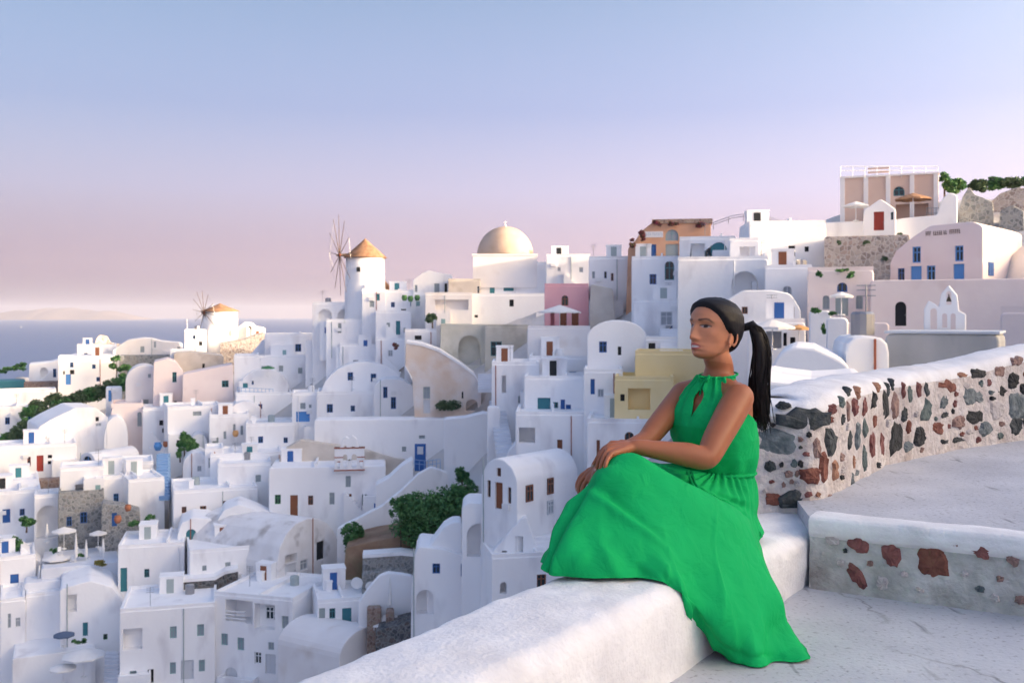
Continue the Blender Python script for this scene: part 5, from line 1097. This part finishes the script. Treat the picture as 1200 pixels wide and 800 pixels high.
# ---------------------------------------------------------------- landmarks
def windmill(label, xc, yb, yt, ytip, rpx0, rpx1, D, hub, spoke, mat='white', small=False):
    o = P(xc, yb, D); s = D/F; root = empty('windmill', o); tag(root, label, 'windmill')
    h = (yb-yt)*s; mb = MB(); mb.lathe(o, [(rpx0*s*1.02, -6), (rpx0*s, 0), (rpx0*s*.98, h*.3), (rpx1*s*1.02, h*.7), (rpx1*s, h)], 40); sub(mb.build('tower', mat, None, True), root)
    rh = (yt-ytip)*s; mb = MB(); mb.lathe(o+ZV*(h-.05), [(rpx1*s*1.13, 0), (rpx1*s*1.12, .12), (rpx1*s*.55, rh*.52), (.12, rh*.97), (.03, rh)], 36); sub(mb.build('roof', 'thatch', None, True), root)
    hp = P(*hub); ctr = o+ZV*(h+rh*.18); ax = (hp-ctr); axn = ax.normalized()
    mb = MB(); mb.tube([ctr, hp, hp+axn*.5], [.28, .22, .15], 8); sub(mb.build('axle', 'wood'), root)
    a = axn.cross(ZV).normalized(); b = a.cross(axn); R = spoke*s
    wheel = sub((lambda m: (m.tube([hp-axn*.15+a*0, hp+axn*.15], .35, 10), m.build('hub', 'rust'))[1])(MB()), root)
    for k in range(12):
        t = 2*math.pi*k/12+.13; d = a*math.cos(t)+b*math.sin(t); mb = MB(); mb.tube([hp, hp+d*R], [.07, .035], 5); sub(mb.build('sail_arm', 'wood'), root)
    mb = MB()
    for k in range(12):
        t = 2*math.pi*k/12+.13; t2 = t+math.pi/6
        mb.tube([hp+(a*math.cos(t)+b*math.sin(t))*R*.96, hp+(a*math.cos(t2)+b*math.sin(t2))*R*.96], .010, 4)
        mb.tube([hp+(a*math.cos(t)+b*math.sin(t))*R*.9, hp+axn*1.6], .010, 4)
    sub(mb.build('rigging', 'metal'), root)
    pl = Plane(xc, yb, D-rpx0*s-.05, 0)
    return root, pl
r_, pl_ = windmill('big white windmill with thatched cone roof on the skyline', 428, 358, 302, 279, 24, 22.3, 160, (398, 299, 158.2), 47)
window_part(r_, pl_, pl_.u(418), pl_.v(318), pl_.u(422), pl_.v(313), .35, 'k', False); window_part(r_, pl_, pl_.u(424.5), pl_.v(351), pl_.u(428), pl_.v(344), .1, 'b', False)
r_, pl_ = windmill('small distant windmill with a low thatched cap above the sea', 258, 402, 364.5, 355, 20.5, 19.5, 200, (239, 366, 197.5), 26)
door_part(r_, pl_, pl_.u(269), pl_.v(394), pl_.u(272), pl_.v(387), .6, 'g')
H('white low wing with a sloping thatched roof behind the big windmill', [(470,362),(469,343),(458,336),(448,325),(446,362)], mat='thatch', dep=4, D=163, name='thatched_wing', cat='roof')
H('white annexe with a chimney in front of the big windmill', (424,341,452,365), [('d','t',441,344,445,352)], mat='white', dep=4, D=155, chim=1)
# church dome
o = P(592, 312, 158); s = 158/F; root = empty('church_dome', o); tag(root, 'ochre plastered church dome on a square drum with a small cross', 'dome')
mb = MB(); mb.box(o.x-36.5*s, o.x+36.5*s, o.y-4.4, o.y+4.4, o.z-3.5, o.z+12*s); sub(mb.build('drum', 'white_warm'), root)
mb = MB(); mb.box(o.x-37.5*s, o.x+37.5*s, o.y-4.5, o.y+4.5, o.z+10.6*s, o.z+12.6*s); sub(mb.build('cornice', 'white_warm'), root)
mb = MB(); rx = 33*s; mb.lathe(o+ZV*(12.6*s), [(rx, 0)]+[(rx*math.cos(math.radians(a)), 34*s*math.sin(math.radians(a))) for a in range(4, 90, 6)]+[(.25, 34.4*s)], 40); sub(mb.build('dome', 'domestone', None, True), root)
mb = MB(); mb.tube([o+ZV*(46*s), o+ZV*(49*s)], [.3, .12], 8); mb.tube([o+ZV*(49*s), o+ZV*(53*s)], .05, 5); mb.tube([o+ZV*(51.6*s)-Vector((.3, 0, 0)), o+ZV*(51.6*s)+Vector((.3, 0, 0))], .05, 5); sub(mb.build('cross', 'whitepaint'), root)
# bell gables
def bell_gable(label, outline, arches, D, dep, mat, trims=(), bells=(), yaw=0, fd=1.5):
    yb = max(p[1] for p in outline); x0 = min(p[0] for p in outline); x1 = max(p[0] for p in outline); pl = Plane((x0+x1)/2, yb, D, yaw)
    root = empty('bell_gable', pl.o); tag(root, label, 'bell tower')
    poly = roundpoly([pl.uv(*p) for p in outline], .06, lambda p: p.y < .02); holes = [arch_pts(pl.u(a), pl.v(d), pl.u(c), pl.v(b)) for a, b, c, d in arches]
    poly = [(u, -fd if v < .02 else v) for u, v in poly]
    vs, fs = prism(pl, poly, holes, dep, mat, [dep]*len(holes), [False]*len(holes), .04)
    back = len(vs); fs = [f for f in fs if len(f) != len(poly)]        # open back is replaced by a pierced one
    loops = [[Vector((x, y, 0)) for x, y in (poly if area2(poly) > 0 else poly[::-1])]]+[[Vector((x, y, 0)) for x, y in h] for h in holes]
    for p in [q for l in loops for q in l]: vs.append(pl.w(p.x, p.y, dep))
    fs += [tuple(back+i for i in t)[::-1] for t in tessellate_polygon(loops)]
    sub(mesh('wall', vs, fs, mat), root)
    for (xa, ya, xb, yb_) in trims:
        mb = MB(); mb.frame_box(pl.o, pl.ux, pl.dx, ZV, pl.u(xa), pl.u(xb), -.07, dep+.07, pl.v(yb_), pl.v(ya)); sub(mb.build('trim', 'rust'), root)
    for bx_, by_, br in bells:
        mb = MB(); c = pl.w(pl.u(bx_), pl.v(by_), dep/2); mb.lathe(c-ZV*br, [(br, 0), (br*.8, br*.4), (br*.55, br*1.2), (br*.3, br*1.7), (.03, br*1.9)], 14); mb.tube([c+ZV*(br*.8), c+ZV*(br*1.8)], .03, 4); sub(mb.build('bell', 'bronze', None, True), root)
    return pl, root
bell_gable('white bell gable with rust red string courses on the flat roof', [(427,552),(427,524),(420,524),(418,514),(413,510),(409,514),(406,511),(402,514),(399,524),(392,524),(392,552)], [(402,532,407,549),(412,532,418,549),(403,516,406,524),(412,516,416,524),(395,541,398,549),(422,541,425,549)], 124.7, .55, 'white',
           trims=[(391.5,524,427.5,525.3),(391.5,535,402,536),(418,535,427.5,536),(391.5,550,427.5,551.4),(395,540,399,541),(421,540,425.5,541)], bells=[(409.6,536,.35)], fd=.1)
pl_, r_ = bell_gable('tall white stepped bell gable with four arches above the concrete block', [(1132,391),(1132,368),(1124,364),(1122,346),(1112,334),(1103,344),(1100,360),(1096,356),(1088,352),(1083,362),(1082,391)], [(1090,361,1098,386),(1104,367,1110,384),(1114,367,1120,386),(1109,341,1115,357)], 44, .6, 'white', bells=[(1112,350,.12)])
# stairs
def stairs(label, x0, x1, ya, yb, Da, Db, n, mat='white_grey', dx=0, name='stairs'):
    a, b = P((x0+x1)/2, yb, Db), P((x0+x1)/2+dx, ya, Da); root = empty(name, a); tag(root, label, 'stairs'); hw = (x1-x0)/2*(Da+Db)/2/F
    mb0 = MB(); mb0.box(-hw, hw, 0, (Da-Db)/n*1.25, -(b.z-a.z)/n*1.9, 0); me = None
    for k in range(n):
        p = a.lerp(b, (k+1)/n)
        if me is None: o_ = mb0.build('step', mat); me = o_.data
        else: o_ = bpy.data.objects.new('step', me); COL.objects.link(o_)
        sub(o_, root); o_.location = p
    return root
stairs('whitewashed stair path climbing between white walls in the middle', 583, 602, 470, 535, 112, 101, 16, dx=-10)
stairs('pale blue painted stairs beside the grey rubble wall', 183, 197, 532, 585, 139, 128, 14, 'paleblue')
stairs('grey stair flight beside the cafe parasols', 122, 138, 765, 812, 108.5, 103, 10)
stairs('white stair flight in front of the black doorway', 774, 800, 385, 414, 106, 99.5, 8, 'white')
stairs('worn stairs beside the peach vault house', 560, 576, 438, 458, 136, 131, 7)
# parasols
def parasol(label, x, ytop, ybot, half, D, mat='canvas', closed=False, group=None, pole=True):
    s = D/F; b = P(x, ybot, D); t = P(x, ytop, D); root = empty('parasol', b); tag(root, label, 'parasol', group); h = t.z-b.z
    mb = MB(); mb.tube([b-ZV*.4, t], .045, 6); mb.tube([b-ZV*.1, b], .3, 10); sub(mb.build('pole', 'whitepaint'), root)
    mb = MB()
    if closed: mb.lathe(b, [(.05, h*.25), (.20, h*.3), (.17, h*.6), (.07, h*.95), (.02, h)], 10)
    else:
        R = half*s; n = 8; vs = [t]; fs = []
        for r_i, z in ((.5, -.16), (1., -.34)):
            for j in range(n*2): an = math.pi*j/n; sc = 1 if j % 2 == 0 else .95; vs.append(t+Vector((math.cos(an)*R*r_i*sc, math.sin(an)*R*r_i*sc, z*R*(1 if j % 2 == 0 else .93))))
        for j in range(n*2): vs.append(vs[1+n*2+j]-ZV*.16)
        m2 = n*2
        for j in range(m2):
            k = (j+1) % m2; fs.append((0, 1+j, 1+k)); fs.append((1+j, 1+m2+j, 1+m2+k, 1+k)); fs.append((1+m2+j, 1+2*m2+j, 1+2*m2+k, 1+m2+k))
        mb.add(vs, fs)
        for j in range(n): an = 2*math.pi*j/n; mb.tube([t-ZV*.55*R*.5, t+Vector((math.cos(an)*R*.6, math.sin(an)*R*.6, -.22*R))], .02, 4)
    sub(mb.build('canopy', mat), root)
    return root
parasol('large white parasol in front of the pink house', 656, 357, 386, 25, 122)
parasol('white parasol over the teal door of the pale pink house', 986, 342, 368, 14, 80)
parasol('thatched parasol on the mansion terrace', 1070, 226, 256, 21, 107, 'thatch')
parasol('flat white parasol left of the chapel front', 1003, 236, 258, 15, 107.2)
parasol('wide white canopy parasol of the tavern behind the ponytail', 905, 374, 408, 27, 73)
parasol('orange parasol beside the tavern canopy', 936, 380, 408, 12, 74.5, 'canvas_orange')
parasol('dark blue parasol on the terrace of the gabled house', 75, 739, 756, 12, 107, 'canvas_blue')
parasol('big white cafe parasol next to the grey stair flight', 98, 759, 792, 24, 104)
parasol('second white cafe parasol, lower and closer to the terrace wall', 74, 777, 800, 15, 103)
for x, yt, yb, hf_, D in ((75,617,642,14,121.5),(115,621,640,10,122.5),(66,648,668,16,118.5)): parasol('open white parasol on the restaurant terrace below the grey rubble house', x, yt, yb, hf_, D, group='open restaurant parasols')
for x, yt, yb, D in ((55,613,634,122),(89,624,664,118),(101,632,660,119),(121,631,654,120),(46,662,684,115.5),(134,612,632,124)): parasol('folded white parasol on the restaurant terrace below the grey rubble house', x, yt, yb, 5, D, closed=True, group='folded restaurant parasols')
parasol('folded white parasol at the gable wall of the sun terrace', 457, 676, 722, 5, 97, closed=True)
parasol('small green parasol above the domed roof', 314, 428, 440, 8, 158, 'green')
# ---------------------------------------------------------------- plants
def foliage(name, label, cat, blobs, D, n, leaf, mat='leaf', group=None, trunk=True, seed=1, part='crown', dep=1.0):
    """crown of many small leaf quads spread through several lumps (px, py, rx_px, ry_px)"""
    s = D/F; rr = random.Random(seed); xb = sum(b[0] for b in blobs)/len(blobs); yb = max(b[1]+b[3] for b in blobs); base = P(xb, yb, D)
    root = empty(name, base); tag(root, label, cat, group); vs = []; fs = []
    tot = sum(b[2]*b[3] for b in blobs); tm = MB()
    for x, y, rx, ry in blobs:
        c = P(x, y, D+rr.uniform(-.4, .4)); ax, az = rx*s, ry*s; ay = min(ax, az*1.3)*dep
        lumps = [Vector((rr.gauss(0, .45), rr.gauss(0, .45), rr.gauss(0, .45))) for _ in range(max(5, int(n*rx*ry/tot/90)))]
        for k in range(int(n*rx*ry/tot)):
            lp = rr.choice(lumps); d = Vector((rr.gauss(0, 1), rr.gauss(0, 1), rr.gauss(0, 1))).normalized()*(.42*rr.random()**.4)
            q = lp+d
            if q.length > 1.05: q = q.normalized()*rr.uniform(.85, 1.05)
            p = c+Vector((q.x*ax, q.y*ay, q.z*az)); e1 = Vector((rr.gauss(0, 1), rr.gauss(0, 1), rr.gauss(0, .7))).normalized(); e2 = e1.cross(Vector((rr.gauss(0, 1), rr.gauss(0, 1), rr.gauss(0, 1)))).normalized()
            L = leaf*rr.uniform(.6, 1.3); b_ = len(vs); vs += [p-e1*L, p+e2*L*.45, p+e1*L, p-e2*L*.45]; fs.append((b_, b_+1, b_+2, b_+3))
        if trunk: tm.tube([P(x, yb, D)-ZV*.8, P(x, yb, D).lerp(c, .5)+Vector((rr.uniform(-.1, .1), 0, 0)), c], [.12, .09, .03], 5)
    o_ = sub(mesh(part, vs, fs, mat), root)
    if trunk: sub(tm.build('trunk', 'trunk'), root)
    return root
foliage('shrub', 'large dense green shrub on the earth bank below the blue gate', 'shrub', [(480,608,24,28),(505,596,30,26),(530,590,26,24),(500,622,32,20),(545,578,16,16),(470,595,14,16)], 108, 15000, .20, seed=2)
foliage('shrub', 'upright green shrub standing at the top of the earth bank', 'shrub', [(541,556,8,11),(549,560,6,8)], 113, 1400, .18, seed=3)
foliage('shrub', 'small round dark green bush left of the large shrub', 'shrub', [(413,625,13,13),(414,632,12,9)], 112, 2400, .18, seed=4)
foliage('shrub', 'low grey green bush under the small round bush', 'shrub', [(420,643,16,7),(470,640,12,6)], 110, 1500, .17, 'leaf_grey', seed=5)
hx = [(8,516),(20,508),(30,500),(40,493),(50,486),(60,480),(72,475),(84,470),(96,466),(108,462),(120,458),(132,453),(142,449),(66,468),(48,476),(36,484)]
for k, (x, y) in enumerate(hx):
    foliage('hedge_shrub', 'green shrub in the diagonal hedge row below the far houses', 'shrub', [(x, y, 13, 9)], DEP(x, y+6)-7, 1500, .26, 'leaf_grey' if k % 3 else 'leaf', group='shrubs of the diagonal hedge', trunk=False, seed=20+k)
foliage('shrub', 'dark shrub at the end of the grey dry stone wall', 'shrub', [(136,424,9,8),(146,436,10,9)], 188, 900, .35, seed=41)
foliage('tree', 'dark green tree in the courtyard beside the grey vault', 'tree', [(216,516,9,10),(224,522,8,8),(211,530,7,5)], 143, 2600, .22, seed=42, part='crown')
foliage('tree', 'round topiary tree left of the great arch', 'tree', [(31,609,10,7)], 121, 900, .2, seed=43)
foliage('shrub', 'bush beside the gable end wall', 'shrub', [(16,640,9,11)], 120, 1100, .2, seed=44)
foliage('shrub', 'green planting next to the brown jar', 'shrub', [(156,613,10,6),(176,608,6,6)], 122, 900, .2, seed=45, trunk=False)
foliage('flower_bed', 'yellow flowering bed on the restaurant terrace', 'flowers', [(118,659,9,4)], 116, 500, .16, 'leaf_yellow', trunk=False, seed=46)
foliage('shrub', 'terrace planting behind the yellow flowers', 'shrub', [(66,645,7,4),(96,650,6,3)], 119, 400, .16, trunk=False, seed=47)
foliage('shrub', 'small bush on the cafe terrace', 'shrub', [(93,751,8,4)], 106.5, 420, .16, trunk=False, seed=48)
foliage('shrub', 'climbing green plants along the foot of the peach house', 'shrub', [(526,475,17,8)], 135.5, 1500, .18, 'leaf_grey', trunk=False, seed=49)
foliage('shrub', 'flowering pot plant on the white terrace wall', 'shrub', [(463,405,5,4)], 144, 260, .2, 'leaf_pink', trunk=False, seed=50)
foliage('palm', 'small palm tree beside the olive plastered house', 'palm', [(507,374,8,4),(507,371,6,3)], 142, 420, .35, 'leaf_grey', seed=51)
foliage('shrub', 'flowering creeper on the orange house roof', 'shrub', [(750,276,8,6),(770,262,6,4),(790,262,8,3),(822,263,9,4),(742,286,6,6)], 123, 1600, .2, 'leaf_pink', trunk=False, seed=52)
foliage('shrub', 'hanging green plant on the pale pink house corner', 'shrub', [(960,321,4,6),(996,322,6,4),(984,316,10,2)], 83.5, 900, .14, trunk=False, seed=53)
foliage('shrub', 'rounded hilltop shrub touching the corner of the mansion', 'shrub', [(1107,209,7,7),(1114,216,8,9)], 112, 1600, .2, 'leaf', seed=54)
for k, (x, y, rx, ry) in enumerate([(1120,219,14,9),(1146,218,12,8),(1165,215,14,7),(1186,213,16,7),(1210,212,16,8)]): foliage('hill_shrub', 'green shrub on the hilltop skyline above the ruins', 'shrub', [(x, y, rx, ry)], 118, 1500, .26, 'leaf_grey' if k % 2 else 'leaf', group='hilltop shrubs', trunk=False, seed=60+k)
foliage('shrub', 'pot plants on the planter wall', 'shrub', [(955,364,9,2.5),(978,367,8,2),(966,385,3,6)], 64, 700, .12, trunk=False, seed=71)
foliage('shrub', 'dry tufts growing from the rubble retaining wall', 'shrub', [(1015,285,4,3),(1034,303,6,6),(1055,276,5,3),(983,284,3,3)], 98.7, 900, .15, 'leaf_grey', trunk=False, seed=72)
foliage('shrub', 'dark shrubs at the far left edge by the sea', 'shrub', [(8,432,12,5),(24,430,11,5)], 212, 800, .35, seed=73, trunk=False)
foliage('shrub', 'potted bush beside the blue arched recesses', 'shrub', [(403,378,4,5)], 156, 260, .22, seed=74)
# earth bank, pool, railings, pots
H('brown earth bank planted with shrubs above the grey stone walls', [(560,665),(556,585),(535,590),(500,612),(470,628),(440,632),(405,640),(400,665)], mat='earth', dep=9, D=108.8, name='earth_bank', cat='bank', fd=4)
H('grey stone retaining wall at the foot of the earth bank', [(492,690),(492,653),(470,650),(425,652),(424,690)], mat='greystone', cap='white', dep=2, D=105.5, name='stone_retaining_wall', cat='wall', fd=4)
H('lower grey stone wall with two leaning white discs', [(480,715),(478,671),(460,668),(424,672),(424,715)], mat='greystone', dep=1.5, D=104, name='stone_retaining_wall', cat='wall', fd=3)
H('blue water tank beside the brown dry stone wall', (-15,446,30,462), mat='teal', dep=6, D=195, name='pool_tank', cat='pool', par=False, fd=2)
# blue gate in the long retaining wall
pl_ = Plane(493, 547, 127, 0); root = empty('blue_gate', pl_.o); tag(root, 'tall blue gate with pale panel standing above the ramp wall', 'gate')
mb = MB(); mb.frame_box(pl_.o, pl_.ux, pl_.dx, ZV, pl_.u(486), pl_.u(499), 0, .25, -.5, pl_.v(520)); sub(mb.build('frame', 'blue'), root)
mb = MB(); mb.frame_box(pl_.o, pl_.ux, pl_.dx, ZV, pl_.u(489), pl_.u(496), -.05, .1, pl_.v(532), pl_.v(523)); sub(mb.build('panel', 'palewood'), root)
def railing(label, pts, h, mat='whitepaint', posts=8, D=None):
    q = [P(x, y, D or DEP(x, y)) for x, y in pts]; root = empty('railing', q[0]); tag(root, label, 'railing')
    mb = MB()
    for hh in (h, h*.5): mb.tube([p+ZV*hh for p in q], .035, 4)
    sub(mb.build('rail', mat), root)
    for k in range(posts):
        f = k/(posts-1)*(len(q)-1); i = min(int(f), len(q)-2); p = q[i].lerp(q[i+1], f-i); mb = MB(); mb.tube([p-ZV*.3, p+ZV*h], .035, 4); sub(mb.build('post', mat), root)
railing('blue white balcony railing beside the blue gate', [(480,547),(500,549),(516,547)], 1.0, 'paleblue', 8, 126)
railing('white roof railing of the salmon mansion', [(985,205),(1042,205),(1099,205)], .95, 'whitepaint', 9, 111.5)
railing('thin railing along the mansion terrace', [(1086,256),(1108,256)], 1.1, 'metal', 5, 105.5)
railing('blue grey terrace railing above the busy middle slope', [(278,462),(300,463),(320,464)], 1.1, 'paleblue', 10, 157)
railing('metal pergola arch on the ridge roof', [(836,266),(858,258),(880,255),(900,259),(915,264)], .5, 'metal', 6, 112)
def pot(label, x, y, r, D, mat='terracotta', group=None):
    b = P(x, y, D); root = empty('pot', b); tag(root, label, 'pot', group); mb = MB(); mb.lathe(b, [(r*.6, -.05), (r*.95, r*.7), (r, r*1.2), (r*.7, r*1.7)], 12); sub(mb.build('jar', mat, None, True), root)
    mb = MB(); mb.lathe(b, [(r*.8, r*1.65), (r*.85, r*1.85)], 12); sub(mb.build('rim', mat, None, True), root)
pot('large round brown jar beside the rubble retaining wall', 138, 612, .45, 121.5); pot('terracotta pot by the white cluster house', 276, 511, .45, 145, 'canvas_orange')
pot('terracotta pot on the blue chairs terrace', 194, 523, .4, 148); pot('blue glazed pot on the courtyard terrace', 185, 527, .6, 148, 'skyblue'); pot('terracotta pot high on the brown jar wall', 150, 598, .4, 122.5)
for x, y in ((474,352),(481,353),(489,352)): pot('dark bushy pot on the roof edge right of the big windmill', x, y, .45, 153, 'leaf', 'roof pots by the windmill')
def chair(label, x, y, D, a, group):
    b = P(x, y, D); root = empty('chair', b); tag(root, label, 'chair', group); d = Vector((math.cos(a), math.sin(a), 0)); e = Vector((-d.y, d.x, 0))
    mb = MB(); mb.frame_box(b, d, e, ZV, -.22, .22, -.22, .22, .42, .47); sub(mb.build('seat', 'whitepaint'), root)
    mb = MB(); mb.frame_box(b, d, e, ZV, -.22, -.18, -.22, .22, .47, .95); sub(mb.build('backrest', 'whitepaint'), root)
    for p_ in (-.2, .17):
        for q_ in (-.2, .17): mb = MB(); mb.frame_box(b, d, e, ZV, p_, p_+.04, q_, q_+.04, -.1, .42); sub(mb.build('leg', 'whitepaint'), root)
rc = random.Random(5)
H('low white terrace floor with chairs below the vaulted chamber', (198,571,252,600), dep=5, D=134, name='terrace_floor', cat='terrace', par=False)
for k in range(7): chair('white cafe chair on the low terrace below the vaulted chamber', 208+k*5.5, 570-(k % 3), 135+rc.uniform(.2, 2.5), rc.uniform(0, 6), 'chairs on the low terrace')
for k in range(6): chair('white chair among the folded parasols of the restaurant terrace', 60+k*12+rc.uniform(-3, 3), 660-(k % 2)*10, 118.5+rc.uniform(-1, 2), rc.uniform(0, 6), 'restaurant chairs')
H('paved restaurant terrace with low front wall below the grey rubble house', (48,662,140,690), dep=9, D=116.5, name='restaurant_terrace', cat='terrace', par=False, mat='white_grey')
# loungers on the sun terrace
for k, (x, y) in enumerate(((440,738),(450,738))):
    b = P(x, y, 95.5); root = empty('sun_lounger', b); tag(root, 'white sun lounger on the dark sun terrace below the gable wall', 'lounger', 'sun loungers on the terrace'); d = Vector((.5, .85, 0))
    mb = MB(); e = Vector((.85, -.5, 0)); mb.frame_box(b, d, e, ZV, 0, 1.3, -.32, .32, .25, .36); sub(mb.build('seat', 'canvas'), root)
    mb = MB(); mb.frame_box(b+d*1.3+ZV*.3, (d*.6+ZV*.8).normalized(), e, (ZV*.6-d*.8).normalized(), 0, .8, -.32, .32, 0, .09); sub(mb.build('backrest', 'canvas'), root)
    for p_ in (.1, 1.2):
        for q_ in (-.28, .28): mb = MB(); mb.frame_box(b, d, e, ZV, p_, p_+.05, q_-.03, q_+.03, -.1, .26); sub(mb.build('leg', 'whitepaint'), root)
for x, y, rr_ in ((418,683,7),(434,687,6)):
    c = P(x, y, 103.2); root = mb = MB(); mb.tube([c, c+Vector((0, .12, .02))], rr_*103/F, 20); tag(mb.build('stone_disc', 'whitepaint'), 'white round disc leaning on the lower grey stone wall', 'disc', 'leaning white discs')
# sailing boat
b = P(25, 374, 9000); b.z = SEA; root = empty('sailboat', b); tag(root, 'tiny white sailing boat near the sea horizon', 'boat')
mb = MB(); mb.tube([b+Vector((-9, 0, 1.5)), b+Vector((-5, 0, 1)), b+Vector((6, 0, 1)), b+Vector((10, 0, 2))], [.5, 2.2, 2.2, .3], 8); sub(mb.build('hull', 'whitepaint'), root)
mb = MB(); mb.add([b+Vector((-7, 0, 3)), b+Vector((1, .3, 3)), b+Vector((1, 0, 22)), b+Vector((-3, .5, 8))], [(0, 1, 2, 3)]); sub(mb.build('sail', 'canvas'), root)
# ---------------------------------------------------------------- haze over the sea
hm = bpy.data.materials.new('haze'); hm.use_nodes = True; hn = hm.node_tree.nodes; hn.remove(hn['Principled BSDF'])
pv = hn.new('ShaderNodeVolumePrincipled'); pv.inputs['Color'].default_value = (.88, .89, .97, 1); pv.inputs['Density'].default_value = 2.6e-5; pv.inputs['Anisotropy'].default_value = 0.2
hm.node_tree.links.new(pv.outputs[0], hn['Material Output'].inputs['Volume']); M['haze'] = hm
mb = MB(); mb.box(-43000, 43000, -43000, 43000, SEA-6, 420); tag(mb.build('haze', 'haze'), kind='stuff')
SC.cycles.volume_bounces = 2
